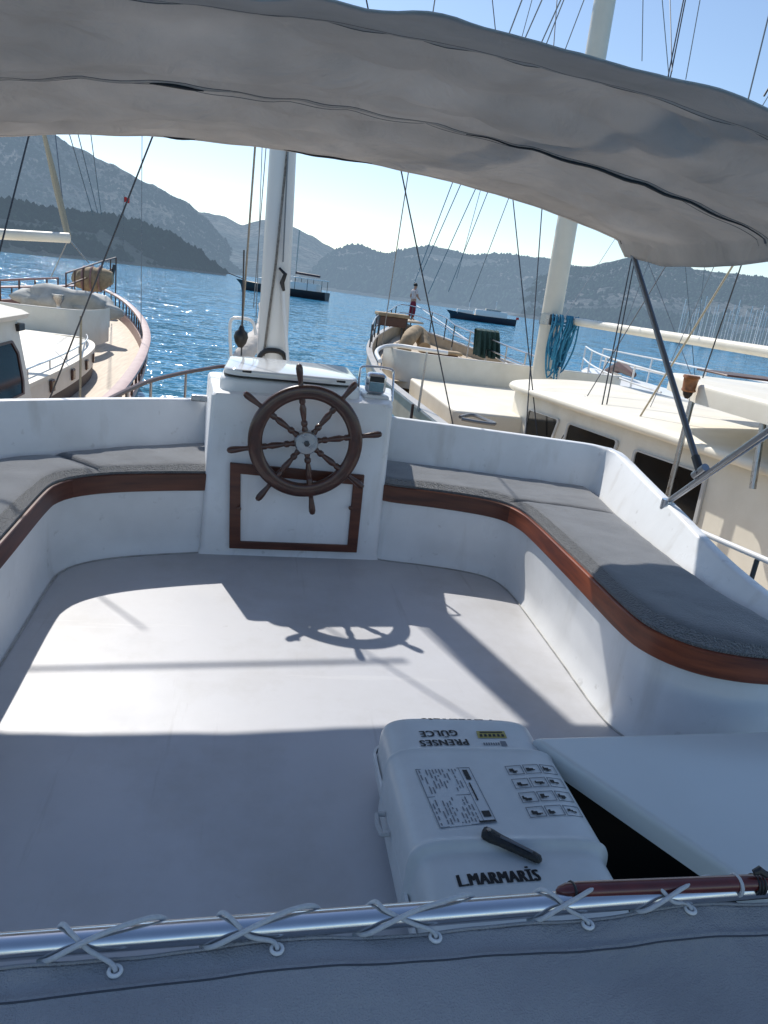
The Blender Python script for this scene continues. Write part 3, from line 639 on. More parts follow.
# ================================================================== RIGGING (ours and the neighbours')
def wire(a, b, ya, yb, r, mat_, up=0.0, dn_=0.0):
    p, q = aty(*a, ya), aty(*b, yb); d = (p-q)
    return MB().tube([p+d*up, q-d*dn_], r, 6), mat_
def shroud(label_parent, a, b, ya, yb, r, m_, up=1.5, dn_=0.1, name='shroud'):
    w, mm = wire(a, b, ya, yb, r, m_, up, dn_); return w.build(name, mm, label_parent)
shroud(boat, (27, 143), (0, 250), 6.0, 5.7, .0065, M['wire'], 2, .3)
shroud(boat, (150, 143), (50, 398), 6.4, 6.4, .007, M['wire'], 1.2, .05)
shroud(boat, (401, 170), (452, 420), 6.3, 6.2, .0065, M['wire'], 1.5, .05)
shroud(boat, (255, 148), (242, 326), 6.6, 6.6, .010, mat('oldrope', (.36, .31, .24), .9, var=.3, vscale=20), 1.5, 0, 'halyard')
shroud(boat, (244, 250), (241, 372), 6.58, 6.58, .008, M['wire'], 0, 0, 'halyard')
bl = aty(241, 337, 6.55); MB().tube([bl+V((0, 0, .10)), bl+V((0, 0, .06)), bl+V((0, 0, .04)), bl, bl+V((0, 0, -.05)), bl+V((0, 0, -.09))], [.015, .03, .055, .065, .05, .02], 10).build('pulley_block', M['black'], boat)
shroud(boat, (266, 148), (258, 250), 7.5, 7.5, .005, M['greywire'], 1.5, .6)
shroud(boat, (262, 150), (256, 320), 7.6, 7.8, .004, M['greywire'], 1.0, .1)
shroud(boat, (408, 175), (387, 312), 8.5, 9.5, .006, M['greywire'], 1.5, .3)

# ================================================================== NEIGHBOUR, starboard: large cream gulet
rb_ = thing('cream_gulet', 'large cream gulet with dark cabin windows moored alongside the grey cushions', 'boat', (7.5, 12, SEA))
XC = 7.5
cap = smooth(P3([(3.3, 3, -.35), (3.15, 8, -.35), (3.02, 12, -.34), (2.85, 17, -.30), (2.92, 19.5, -.20), (3.2, 22.5, -.08), (3.85, 26, .05), (4.9, 29.8, .2), (5.7, 32, .32), (6.1, 33, .38)]), 80)
XB = lambda y: 8.5-.0727*y
mir = [V((2*XB(p.y)-p.x, p.y, p.z-.45*min(1, (33-p.y)/8))) for p in reversed(cap)]; full = cap+mir[1:]
def ringz(f, dz, z=None, ins=0): 
    o = []
    for p in f:
        d = V((XB(p.y)-p.x, 0, 0)); d = d.normalized() if d.length > 1e-4 else V((0, 0, 0))
        o.append(V((p.x, p.y, 0))+d*ins+V((0, 0, (p.z+dz) if z is None else z)))
    return o
w0 = [V((XB(p.y)+(p.x-XB(p.y))*.72, 3+(p.y-3)*.9, SEA-.4)) for p in full]
MB().grid([w0, ringz(full, -1.5, None, .25), ringz(full, -.62)]).build('hull', M['cream'], rb_)
MB().grid([ringz(full, -.62), ringz(full, -.10), ringz(full, -.10, None, .07), ringz(full, -1.0, None, .07)]).build('bulwark', mat('bulwarkpaint', (.50, .41, .29), .5, color2=(.40, .31, .21), vscale=2), rb_)
cp = MB().grid([ringz(full, -.10, None, -.05), ringz(full, -.05, None, -.05), ringz(full, -.05, None, .13), ringz(full, -.10, None, .13)]).build('cap_rail', mat('caprailpaint', (.50, .47, .43), .4, var=.2, vscale=2), rb_)
dkr = MB(); z_ = ringz(full, -.95, None, .08); dkr.add(z_, [tuple(range(len(z_)))]); dkr.build('side_deck', M['tandeck'], rb_)
# low coachroof forward, raised forecastle wall behind it
MB().prism(corner_round([(3.95, 14.2), (3.95, 19.3), (11.1, 19.3), (11.1, 14.2)], .3), -1.4, -.55).build('fore_coachroof', M['creamdeck'], rb_, bevel=.05)
wp_ = smooth(P3([(3.45, 20.9), (3.65, 19.95), (4.2, 19.45), (5.0, 19.35), (7.5, 19.35), (9.0, 19.35), (9.9, 19.45), (10.4, 19.95), (10.6, 20.9)]), 60)
wl = MB(); zt = lambda p: .10+.00*p.x
wl.grid([[V((p.x, p.y, -.9)) for p in wp_], [V((p.x, p.y+.03, zt(p)-.02)) for p in wp_], [V((p.x, p.y+.05, zt(p))) for p in wp_], [V((p.x, p.y+.16, zt(p))) for p in wp_], [V((p.x, p.y+.17, -.4)) for p in wp_]])
wl.build('forecastle_wall', M['cream'], rb_)
MB().tube(smooth([V((2.95, 18.3, -.12)), V((3.0, 19.4, .0)), V((3.3, 20.2, .10)), V((3.75, 20.3, .17)), V((4.3, 19.9, .18)), V((5.0, 19.6, .18))], 40), .055, 10).build('curved_rail', M['white'], rb_)
# aft cabin
roof_z = .12
rise = lambda y: .040*max(0, 14.4-y)
cpl = [(5.4, 2.0), (5.4, 14.9), (5.6, 15.25), (9.4, 15.25), (9.6, 14.9), (9.6, 2.0)]
MB().add([(x, y, -1.6) for x, y in cpl]+[(x, y, .03+rise(y)) for x, y in cpl], [tuple(range(6)), tuple(range(6, 12))]+[(i, (i+1) % 6, 6+(i+1) % 6, 6+i) for i in range(6)]).build('cabin', M['cream'], rb_, bevel=.06)
rp = corner_round([(5.22, 1.8), (5.22, 14.0), (5.7, 14.55), (9.3, 14.55), (9.78, 14.0), (9.78, 1.8)], .25)
nx = 18; rows = []
for j in range(50):
    y = 1.8+(15.5-1.8)*j/49; ins = max(0, (y-14.7))**1.6*.55
    x0, x1 = 5.20+ins, 9.80-ins; row = [V((x0+.03, y, .0)), V((x0, y, .03)), V((x0, y, roof_z-.03))]
    for i in range(nx+1):
        u = i/nx; row.append(V((x0+.03+(x1-x0-.06)*u, y, roof_z+.15*math.sin(math.pi*u)**.8)))
    row += [V((x1, y, roof_z-.03)), V((x1, y, .03)), V((x1-.03, y, .0))]; rows.append([p+V((0, 0, rise(y)-.05)) for p in row])
rmb = MB().grid(rows); rmb.f.append([49*len(rows[0])+i for i in range(len(rows[0]))]); rmb.build('cabin_roof', M['creamdeck'], rb_, angle=50)
# windows, each a framed pane
def window(q, thick=.03):
    """q: four corners (tl, tr, br, bl) on the cabin side"""
    c = sum(q, V())/4; pts = []
    for i in range(4):
        p0, p1, p2 = q[i-1], q[i], q[(i+1) % 4]; r_ = .085; u = (p0-p1).normalized(); w = (p2-p1).normalized()
        for k in range(7):
            t = k/6; pts.append(p1+u*r_*(1-t)**2+w*r_*t*t)
    n = len(pts); o = V((-1, 0, 0)); fr = MB()
    outer = [c+(p-c)*(1+.065/(p-c).length) for p in pts]
    fr.grid([[p for p in outer], [p+o*thick for p in outer], [p+o*thick for p in pts], [p+o*.008 for p in pts]], True)
    f = fr.build('window', M['winframe'], rb_, angle=30)
    MB().add([p+o*.010 for p in pts], [tuple(range(n))]).build('pane', M['glass'], f)
for q in (((530, 410), (559, 420), (551, 441), (525, 438)), ((570, 424), (618, 441), (609, 465), (564, 448)), ((637, 451), (706, 475), (694, 525), (629, 494))):
    window([atx(*p, 5.398) for p in q])
# sun roof slab on stainless posts
sp = [(5.0, 2.0), (5.0, 7.7), (5.45, 9.2), (9.5, 9.2), (10, 7.7), (10, 2.0)]
rounded_slab(corner_round(sp, .12), .80, 1.03, .06, 4).build('sun_roof', M['cream'], rb_)
hx = atz(745, 377, 1.04); MB().box((hx.x-.5, hx.y-.3, 1.03), (hx.x+.7, hx.y+.5, 1.06)).build('roof_hatch', M['darkwood'], rb_, bevel=.02)
for a, b in (((691, 404), (664, 512)), ((763, 420), (756, 466))):
    p = atx(*a, 5.12); q = atx(*b, 5.12); MB().tube([p+V((0, 0, .08)), q, q+(q-p)*.5], .035, 10).build('roof_post', M['steel'], rb_)
# lantern on the slab's corner
lp = atx(690, 384, 4.93)
lan = thing('lantern', 'small orange brown lantern fixed on the corner of the cream sun roof', 'lantern', lp)
MB().lathe(lp+V((0, 0, -.09)), lp+V((0, 0, .10)), [(0, .07), (.08, .085), (.2, .075), (.8, .085), (.86, .1), (1, .09)], 14).build('glass_body', M['orange'], lan)
MB().lathe(lp+V((0, 0, -.17)), lp+V((0, 0, -.09)), [(0, .02), (.5, .05), (1, .06)], 12).build('bracket', M['black'], lan)
# main mast, boom
m0, m1 = aty(541, 378, 18.6), aty(605, 0, 18.6); mdir = (m1-m0)/(m1.z-m0.z)
rm = MB().tube([m0-mdir*1.0, m0, m0+mdir*9, m0+mdir*20], [.28, .27, .25, .19], 24).build('mast', mat('creammast', (.70, .65, .55), .35, var=.06, vscale=2), rb_)
bm_ = m0+mdir*(aty(547, 319, 18.6).z-m0.z); MB().tube([bm_-mdir*.14, bm_+mdir*.14], .30, 24).build('mast_band', M['steel'], rm)
MB().box(tuple(bm_+V((-.16, -.36, -.13))), tuple(bm_+V((.05, -.28, .13)))).build('fitting', M['wire'], rm, bevel=.01)
b0, b1 = aty(572, 321, 18.0), atx(768, 352, 8.2); bd = (b1-b0)
MB().tube([b0, b0+bd*1.5], .095, 14).build('boom', M['cream'], rb_)
# port rail stanchions along the side deck
for px, py in ((401, 391), (413, 404)):
    p = atz(px, py, -.38); MB().tube([p, p+V((0, 0, -.6))], .03, 6).build('stanchion', M['darkwood'], rb_)
p = aty(427, 352, 13.0); q = aty(418, 412, 13.0); MB().tube([p, q], .022, 8).build('awning_post', M['steel'], rb_)
# far side rail
fr_ = [aty(560, 368, 17.5), aty(545, 360, 19.5), aty(500, 343, 23.5), aty(455, 325, 28)]
for dz in (0, -.35): MB().tube([p+V((0, 0, dz)) for p in smooth(fr_, 24)], .025, 6).build('far_rail', M['steel'], rb_)
for p in resample(fr_, 7): MB().tube([p, p+V((0, 0, -.95))], .025, 6).build('stanchion', M['steel'], rb_)
# bow rail, port
br = [V((3.25, 22.5, .55)), V((3.9, 26, .7)), V((4.95, 29.8, .85)), V((6.1, 33, 1.1)), V((7.2, 30.5, .9)), fr_[-1]]
for dz in (0, -.35): MB().tube([p+V((0, 0, dz)) for p in smooth(br, 30)], .022, 6).build('bow_rail', M['steel'], rb_)
for p in resample(smooth(br, 30), 11): MB().tube([p, p+V((0, 0, -.85))], .025, 6).build('stanchion', M['wire'], rb_)
# forecastle deck
fd_ = [p for p in full if p.y > 19.5]; zz = [V((XB(p.y)+(p.x-XB(p.y))*.96, p.y, -.72+max(0, p.y-28)*.12)) for p in fd_]
MB().add(zz, [tuple(range(len(zz)))]).build('forecastle_deck', M['tandeck'], rb_)
for a, b, ya, yb, r, m_ in (((513, 200), (537, 432), 16, 13, .013, 'wire'), ((542, 208), (526, 430), 17, 13, .013, 'wire'), ((631, 261), (594, 445), 12, 11, .011, 'wire'), ((634, 264), (598, 449), 12, 11, .011, 'wire'),
                            ((670, 259), (562, 438), 14, 12, .010, 'wire'), ((735, 262), (614, 459), 9, 10.2, .014, 'creamrope'), ((742, 263), (662, 497), 8.5, 9.0, .010, 'wire'),
                            ((452, 184), (414, 284), 28, 37, .018, 'greywire'), ((460, 186), (423, 270), 28, 34, .018, 'greywire'), ((475, 190), (429, 292), 28, 36, .018, 'greywire'), ((487, 194), (449, 290), 28, 34, .016, 'greywire'), ((480, 192), (457, 277), 30, 34, .012, 'greywire'),
                            ((670, 0), (672, 70), 14, 13, .010, 'greywire'), ((643, 0), (642, 60), 18, 18, .010, 'greywire'), ((700, 0), (686, 78), 15, 15, .009, 'greywire'), ((770, 10), (748, 100), 12, 12, .012, 'greywire'), ((770, 86), (764, 96), 9, 9, .012, 'wire'), ((685, 262), (697, 400), 26, 26, .014, 'greywire'), ((705, 262), (698, 330), 28, 28, .012, 'greywire'), ((650, 258), (612, 360), 17, 16, .008, 'greywire'), ((716, 262), (640, 430), 11, 11, .006, 'greywire'), ((648, 262), (690, 372), 22, 20, .010, 'greywire'), ((600, 262), (556, 330), 24, 20, .009, 'greywire'), ((508, 200), (470, 300), 26, 30, .014, 'greywire')):
    shroud(rb_, a, b, ya, yb, r, M[m_], 1.6, .02)
MB().tube(smooth([aty(417, 306, 37), aty(480, 348, 27), aty(545, 384, 18.9), aty(560, 392, 16)], 20), .028, 6).build('white_line', M['white'], rb_)
pb = aty(583, 401, 12.4); MB().tube([pb+V((.03, 0, .09)), pb, pb+V((-.04, 0, -.08))], [.02, .045, .02], 8).build('pulley_block', M['greywire'], rb_)
# blue rope coil on the mast
bc = aty(564, 319, 18.0)
coil = thing('rope_coil', 'thick coil of blue rope hanging from the cream mast', 'rope', bc)
bw_ = MB()
for i in range(22):
    a_ = i/21*2-1; dx = .30*a_+random.uniform(-.05, .05); ln = random.uniform(.95, 1.65)-.25*abs(a_); yy = random.uniform(-.22, .10); lean = -.10+random.uniform(-.10, .08); w_ = random.uniform(.05, .16)
    pts = [bc+V((dx, yy, 0)), bc+V((dx-.03, yy-.08, .08)), bc+V((dx-w_*.5, yy-.16, -.15)), bc+V((dx*.85-w_+lean*.5, yy-.15, -ln*.6)), bc+V((dx*.6+lean-w_*.4, yy-.12, -ln)), bc+V((dx*.6+lean+w_*.5, yy-.06, -ln+.04)), bc+V((dx*.85+lean*.5+w_, yy, -ln*.55)), bc+V((dx+w_*.5, yy+.02, -.1)), bc+V((dx+.04, yy, .03))]
    bw_.tube(smooth(pts, 26), .021, 6)
bw_.tube(smooth([bc+V((.34*math.cos(q*.7), -.12-.16*math.sin(q*.7)**2, -.22+.02*q+.03*math.sin(q*3))) for q in range(10)], 40), .022, 6)
bw_.build('coil', M['bluerope'], coil)
# green net bundle on the far rail
gc = aty(487, 338, 24.4)
net = thing('folded_net', 'dark green bundle of netting hung over the steel rail of the cream gulet', 'net', gc)
nb = MB(); rows = []
for j in range(9):
    row = []
    for i in range(40):
        u = i/39; w = .40+.04*j/8; row.append(V((gc.x-w+2*w*u+.02*j, gc.y+.12*math.sin(u*30+j*.2)*(.3+j/9), gc.z+.22-.86*j/8+.04*math.sin(u*17)*(j/8))))
    rows.append(row)
nb.grid(rows); nb.grid([[p+V((0, .3, 0)) for p in r_] for r_ in rows]); nb.grid([rows[0], [p+V((0, .15, .06)) for p in rows[0]], [p+V((0, .3, 0)) for p in rows[0]]])
nb.build('bundle', M['greennet'], net, angle=180)
# foredeck objects of the cream gulet
tp = aty(392, 316, 27.0)
seat = thing('pulpit_seat', 'slatted brown topped seat on thin dark legs at the cream gulet bow', 'seat', tp)
MB().box((tp.x-.58, tp.y-.5, tp.z-.02), (tp.x+.58, tp.y+.5, tp.z+.10)).build('seat_top', M['tancover'], seat, bevel=.03)
MB().box((tp.x-.52, tp.y-.44, tp.z-.36), (tp.x+.52, tp.y+.44, tp.z-.025)).build('seat_box', M['darkwood'], seat, bevel=.02)
for sx in (-.5, .5):
    for sy in (-.42, .42): MB().tube([(tp.x+sx, tp.y+sy, tp.z-.02), (tp.x+sx*1.05, tp.y+sy, tp.z-1.6)], .03, 6).build('leg', M['wire'], seat)
jb = MB(); js = smooth([aty(403, 352, 24), aty(408, 340, 24), aty(416, 332, 25), aty(422, 337, 25), aty(424, 348, 24.5)], 20)
jb.tube(js, [.24+.06*noise.noise(V((i*.6, 3, 0))) for i in range(20)], 12)
tag(jb.build('covered_windlass', M['tancover']), 'rumpled beige cover draped on the windlass below the standing person', 'cover')
dkb = aty(441, 350, 21.5)
bx = thing('deck_box', 'low tan box with dark slots on top of the cream forecastle wall', 'box', dkb)
MB().box((dkb.x-.62, dkb.y-.3, dkb.z-.10), (dkb.x+.62, dkb.y+.3, dkb.z-.0)).build('lid', M['tancover'], bx, bevel=.05)
MB().box((dkb.x-.5, dkb.y-.25, dkb.z-.42), (dkb.x+.5, dkb.y+.25, dkb.z-.103)).build('body', M['darkwood'], bx, bevel=.03)
for k in range(3):
    MB().tube(smooth([atz(458+k*6, 417+k, -.54), atz(470+k*5, 416+k, -.5), atz(492-k, 421+k, -.54)], 12), .03, 6)
rr = MB().tube(smooth([atz(460, 417, -.52), atz(472, 415, -.5), atz(486, 420, -.52), atz(495, 424, -.52), atz(478, 422, -.52), atz(462, 419, -.52)], 30), .035, 6)
tag(rr.build('loose_rope', M['greywire']), 'dark loose rope lying on the pale foredeck of the cream gulet', 'rope')

# ---- person standing at the bow
def person(base, face_az):
    S = 1.0
    t = thing('person', 'person in pale top and maroon trousers standing at the bow of the cream gulet', 'person', base)
    def skin_mesh(name, joints, edges, rad, material, parent, sub=2):
        me = bpy.data.meshes.new(name); me.from_pydata(joints, edges, []); me.materials.append(material)
        o = bpy.data.objects.new(name, me); col.objects.link(o); o.parent = parent
        if parent.type == 'EMPTY': o.rotation_euler.z = face_az
        md = o.modifiers.new('skin', 'SKIN'); md.use_smooth_shade = True
        for i, v in enumerate(me.skin_vertices[0].data): v.radius = (rad[i], rad[i]) if not isinstance(rad[i], tuple) else rad[i]; v.use_root = (i == 0)
        s = o.modifiers.new('sub', 'SUBSURF'); s.levels = 1; s.render_levels = sub
        return o
    J = [(0, 0, .92), (0, 0, 1.08), (0, .01, 1.28), (0, .0, 1.43), (0, .01, 1.50), (0, .02, 1.58), (0, .025, 1.68),
         (.17, 0, 1.40), (.24, .03, 1.14), (.20, .22, 1.02), (.17, .30, 1.0),
         (-.17, 0, 1.40), (-.24, -.02, 1.14), (-.22, .14, .95), (-.2, .2, .92),
         (.09, 0, .86), (.10, .03, .48), (.11, -.01, .07), (.12, .12, .03), (-.09, 0, .86), (-.11, 0, .48), (-.13, -.03, .07), (-.14, .10, .03)]
    E = [(0, 1), (1, 2), (2, 3), (3, 4), (4, 5), (5, 6), (3, 7), (7, 8), (8, 9), (9, 10), (3, 11), (11, 12), (12, 13), (13, 14), (0, 15), (15, 16), (16, 17), (17, 18), (0, 19), (19, 20), (20, 21), (21, 22)]
    Rr = [(.15, .10), (.135, .095), (.16, .11), (.09, .07), (.05, .05), (.085, .095), (.07, .08), .062, .047, .036, .03, .062, .047, .036, .03, .09, .06, .04, .035, .09, .06, .04, .035]
    body = skin_mesh('body', J, E, Rr, M['skin'], t)
    skin_mesh('shirt', [(0, 0, .96), (0, 0, 1.1), (0, .01, 1.28), (0, 0, 1.42), (.17, 0, 1.40), (.215, .015, 1.24), (-.17, 0, 1.40), (-.215, -.01, 1.24)], [(0, 1), (1, 2), (2, 3), (3, 4), (4, 5), (3, 6), (6, 7)],
              [(.165, .115), (.155, .112), (.18, .125), (.10, .08), .078, .072, .078, .072], M['shirt'], body)
    skin_mesh('trousers', [(0, 0, .97), (0, 0, .88), (.095, 0, .82), (.105, .03, .48), (.112, -.01, .14), (-.095, 0, .82), (-.112, 0, .48), (-.13, -.03, .14)], [(0, 1), (1, 2), (2, 3), (3, 4), (1, 5), (5, 6), (6, 7)],
              [(.165, .115), (.16, .12), .105, .082, .065, .105, .082, .065], M['trousers'], body)
    hv, hf = blob((0, .0, 1.70), (.098, .115, .085), 3, .15, 3)
    h = mobj('hair', hv, hf, M['hair'], body)
    for sx in (-.032, .032):
        ev, ef = blob((sx, .112, 1.655), (.012, .01, .009), 1, 0, 2); mobj('eye', ev, ef, M['black'], body)
    nv, nf = blob((0, .122, 1.625), (.013, .02, .02), 1, 0, 2); mobj('nose', nv, nf, M['skin'], body)
    nv, nf = blob((0, .108, 1.585), (.025, .01, .007), 1, 0, 2); mobj('mouth', nv, nf, M['mauve'], body)
    return t
pp = aty(411, 320, 33); person(pp, R(-60)).scale = (.9, .9, .9)
MB().box((pp.x-.35, pp.y-1.2, pp.z-.08), (pp.x+.35, pp.y+.8, pp.z-.003)).build('bow_platform', M['tandeck'], rb_, bevel=.02)

# ================================================================== NEIGHBOUR, port: old cream gulet
lb_ = thing('cream_gulet', 'cream gulet with curved mauve cap rail and small portholes, beyond the pale sunlit cushion', 'boat', (-7.6, 16, SEA))
XC2 = -7.8
cap2 = smooth([V((-2.2, 3, -.42)), V((-2.2, 8, -.42)), atz(107, 400, -.42), atz(132, 372, -.42), atz(144, 350, -.40), atz(147, 333, -.34), atz(141, 317, -.26), atz(128, 303, -.14), atz(113, 293, .0), atz(100, 287, .12), V((-7.8, 36.5, .2))], 90)
full2 = cap2+[V((2*XC2-p.x, p.y, p.z)) for p in reversed(cap2)][1:]
def ring2(dz, ins=0, z=None):
    o = []
    for i, p in enumerate(full2):
        a = full2[max(0, i-1)]; b = full2[min(len(full2)-1, i+1)]; t = V((b.x-a.x, b.y-a.y, 0)); t = t.normalized() if t.length > 0 else V((0, 1, 0))
        nrm = V((-t.y, t.x, 0)); o.append(V((p.x, p.y, (p.z+dz) if z is None else z))+nrm*ins)
    return o
MB().grid([[V((XC2+(p.x-XC2)*.7, 3+(p.y-3)*.88, SEA-.4)) for p in full2], ring2(-1.4, .2), ring2(-.60)]).build('hull', M['darkwood'], lb_)
MB().grid([ring2(-.60), ring2(-.52, -.03), ring2(-.48, .0), ring2(-.48, .10), ring2(-.9, .10)]).build('bulwark', M['mauve'], lb_)
MB().grid([ring2(-.06, -.09), ring2(.0, -.09), ring2(.02, 0), ring2(.0, .11), ring2(-.06, .11), ring2(-.06, -.09)]).build('cap_rail', mat('mauvecap', (.42, .27, .24), .45, color2=(.33, .20, .18), vscale=2.5), lb_)
for p in resample(ring2(0, .02), 74):
    if p.x > -10 and p.y > 5: MB().tube([V((p.x, p.y, p.z-.05)), V((p.x, p.y, p.z-.55))], .028, 6).build('rail_post', M['darkwood'], lb_)
d2 = ring2(-.85, .1); MB().add(d2, [tuple(range(len(d2)))]).build('side_deck', M['tandeck'], lb_)
# coachroof with portholes
cr = smooth(P3([(-3.75, 8.5), (-3.72, 12), (-3.74, 15.5), (-3.95, 18.2), (-4.35, 19.8), (-4.95, 20.6)]), 40); cr2 = [V((2*XC2-p.x, p.y, 0)) for p in reversed(cr)]
loop = cr+cr2
MB().grid([[V((p.x+.0, p.y, -1.5)) for p in loop], [V((p.x, p.y, -.98)) for p in loop]]).build('coachroof_base', mat('shadedside', (.10, .075, .06), .6, var=.3, vscale=3), lb_)  # lower side coloured dark for the shade along the waterway
MB().grid([[V((p.x+(.02 if p.x > XC2 else -.02), p.y, -.99)) for p in loop], [V((p.x, p.y, -.62)) for p in loop]]).build('coachroof_side', M['cream'], lb_)
inn = lambda d: [V((XC2+(p.x-XC2)*(1-d/4.0), p.y-(d*.4 if p.y > 20 else 0), 0)) for p in loop]
rt_ = MB(); rows = [[V((p.x+(.05 if p.x > XC2 else -.05), p.y+.03, -.64)) for p in loop], [V((p.x+(.05 if p.x > XC2 else -.05), p.y+.03, -.57)) for p in loop], [V((p.x, p.y, -.545)) for p in inn(.1)], [V((p.x, p.y, -.50)) for p in inn(1.5)]]
rt_.grid(rows); k_ = len(loop); b_ = len(rt_.v)-k_; rt_.f.append(list(range(b_, b_+k_))); rt_.build('coachroof_top', M['creamdeck'], lb_, angle=50)
for i, yy in enumerate((10.6, 12.2, 13.8, 15.4, 17.0, 18.3)):
    j = min(range(len(cr)), key=lambda j: abs(cr[j].y-yy)); p = cr[j]; t = (cr[min(j+1, 39)]-cr[j-1]).normalized(); nn = V((t.y, -t.x, 0))
    c = V((p.x, p.y, -.80))+nn*.025; w = MB(); w.add([c+t*a*.13+V((0, 0, b*.11))+nn*d for d in (0, .03) for a, b in ((-1, -1), (1, -1), (1, 1), (-1, 1))], [(4, 5, 6, 7), (0, 1, 5, 4), (1, 2, 6, 5), (2, 3, 7, 6), (3, 0, 4, 7)])
    f = w.build('porthole', M['darkwood'], lb_, bevel=.02)
    MB().add([c+t*a*.09+V((0, 0, b*.075))+nn*.033 for a, b in ((-1, -1), (1, -1), (1, 1), (-1, 1))], [(0, 1, 2, 3)]).build('pane', M['glass'], f)
hr = [V((p.x-.12, p.y, -.40)) for p in cr if 11.5 < p.y < 19.6]
MB().tube(hr, .018, 6).build('grab_rail', M['steel'], lb_)
for p in resample(hr, 7): MB().tube([p, p+V((0, 0, -.16))], .015, 6).build('rail_foot', M['steel'], lb_)
# raised forecastle
fw = smooth(P3([(-4.55, 23.2), (-4.6, 22.0), (-4.85, 21.1), (-5.4, 20.75), (-6.4, 20.6), (-7.8, 20.55), (-9.4, 20.6), (-10.6, 20.75), (-11.5, 21.6)]), 50)
MB().grid([[V((p.x, p.y, -.9)) for p in fw], [V((p.x, p.y+.02, .05)) for p in fw], [V((p.x, p.y+.04, .07)) for p in fw], [V((p.x, p.y+.14, .07)) for p in fw], [V((p.x, p.y+.14, -.5)) for p in fw]]).build('forecastle_wall', M['cream'], lb_)
# wheelhouse
wx = [(-3.27, 4.0), (-3.27, 11.3), (-3.5, 11.55), (-12.1, 11.55), (-12.3, 11.3), (-12.3, 4)]
wtop = [V((XC2+(x-XC2)*.96, y-.05*(y > 11), .58)) for x, y in wx]
wh = MB().grid([[V((x, y, -1.3)) for x, y in wx], [V((x, y, -.6)) for x, y in wx], wtop], True); wh.build('wheelhouse', M['cream'], lb_, bevel=.03)
rows = []
for z, o in ((.575, .10), (.64, .12), (.69, .04), (.92, -.9), (1.0, -2.0)):
    rows.append([V((XC2+(x-XC2)*(.96+o/4.5), y+(o if y > 11 else 0), z)) for x, y in wx])
wr = MB().grid(rows, True); wr.f.append([24+i for i in range(6)]); wr.build('wheelhouse_roof', M['cream'], lb_, angle=50)
def wall_x(z): return -3.27-.18*(z+.6)/1.18
def side_win(y0, y1, z0, z1):
    c = .16; o = [(y0+c, z0), (y1-c*.5, z0), (y1, z0+c), (y1, z1-c), (y1-c, z1), (y0+c, z1), (y0, z1-c), (y0, z0+c)]
    cy, cz = (y0+y1)/2, (z0+z1)/2; f = MB()
    P = lambda k, d: [V((wall_x(cz+(z-cz)*k)+d, cy+(y-cy)*k, cz+(z-cz)*k)) for y, z in o]
    f.grid([P(1.08, 0), P(1.07, .025), P(1.0, .025), P(1.0, .006)], True); fr = f.build('window', M['darkwood'], lb_)
    MB().add(P(1.0, .012), [tuple(range(8))]).build('pane', M['glass'], fr)
side_win(9.0, 10.95, -.42, .27); side_win(6.6, 8.7, -.42, .27)
MB().box((-3.50, 11.12, .40), (-3.38, 11.38, .50)).build('side_lamp', M['black'], lb_, bevel=.01)
# covers and bow gear on the old gulet
cv, cf = blob(aty(57, 301, 24), (1.15, .8, .45), 4, .45); tag(mobj('deck_cover', cv, cf, M['greycover'], angle=180), 'rumpled grey tarpaulin heap lying on the raised foredeck', 'tarpaulin')
cv, cf = blob(aty(85, 306, 24.5), (.95, .9, .38), 9, .5); tag(mobj('deck_cover', cv, cf, M['greycover'], angle=180), 'crumpled grey tarpaulin beside the curved mauve rail, nearest the bow', 'tarpaulin')
vp = aty(58, 305, 23.2)
cw = thing('capstan', 'small dark steel capstan in front of the grey tarpaulin heap', 'capstan', vp)
MB().lathe(vp+V((0, 0, -.35)), vp+V((0, 0, .3)), [(0, .2), (.2, .18), (.35, .10), (.6, .10), (.8, .17), (1, .17)], 14).build('drum', M['steel'], cw)
MB().box((vp.x-.3, vp.y-.25, vp.z-.5), (vp.x+.3, vp.y+.25, vp.z-.353)).build('base', M['wire'], cw, bevel=.03)
rl = aty(94, 279, 33)
ro = thing('rolled_sail', 'bulky tan rolled sail lashed on the bow of the old gulet', 'sail', rl)
js = smooth([rl+V((-.75, .1, .05)), rl+V((-.4, 0, -.05)), rl+V((.1, 0, .0)), rl+V((.5, 0, .1)), rl+V((.75, 0, .12))], 20)
MB().tube(js, [.22+.28*math.sin(math.pi*min(1, (i+1.5)/21))+.06*noise.noise(V((i*.8, 1, 0))) for i in range(20)], 16).build('roll', M['tancover'], ro)
for i in (5, 9, 13): MB().tube([js[i]+V((.0, .51*math.cos(a), .51*math.sin(a))) for a in [2*math.pi*k/16 for k in range(16)]], .04, 6, closed=True).build('lashing', M['mauve'], ro)
pr_ = [aty(66, 273, 30), aty(82, 268, 32), aty(100, 262, 34), aty(116, 257.5, 36), aty(116, 266, 36)]
for dz in (0, -.45): MB().tube([p+V((0, 0, dz)) for p in pr_], .03, 6).build('bow_rail', M['darkwood'], lb_)
for p in resample(pr_, 7): MB().tube([p, p+V((0, 0, -1.2))], .03, 6).build('stanchion', M['darkwood'], lb_)
pr_ = [aty(-20, 281, 25), aty(5, 280, 26), aty(30, 279, 27), aty(58, 278, 29)]
for dz in (0,): MB().tube([p+V((0, 0, dz)) for p in pr_], .035, 6).build('far_rail', M['mauve'], lb_)
for p in resample(pr_, 6): MB().tube([p, p+V((0, 0, -.9))], .03, 6).build('stanchion', M['darkwood'], lb_)
an = aty(112, 276, 35.5); MB().tube([an+V((.1, 0, .5)), an, an+V((-.25, 0, -.25))], [.07, .09, .06], 8).build('anchor', M['wire'], lb_)
MB().tube([aty(-30, 232.5, 15), aty(69, 238, 16)], .095, 12).build('boom', M['cream'], lb_)
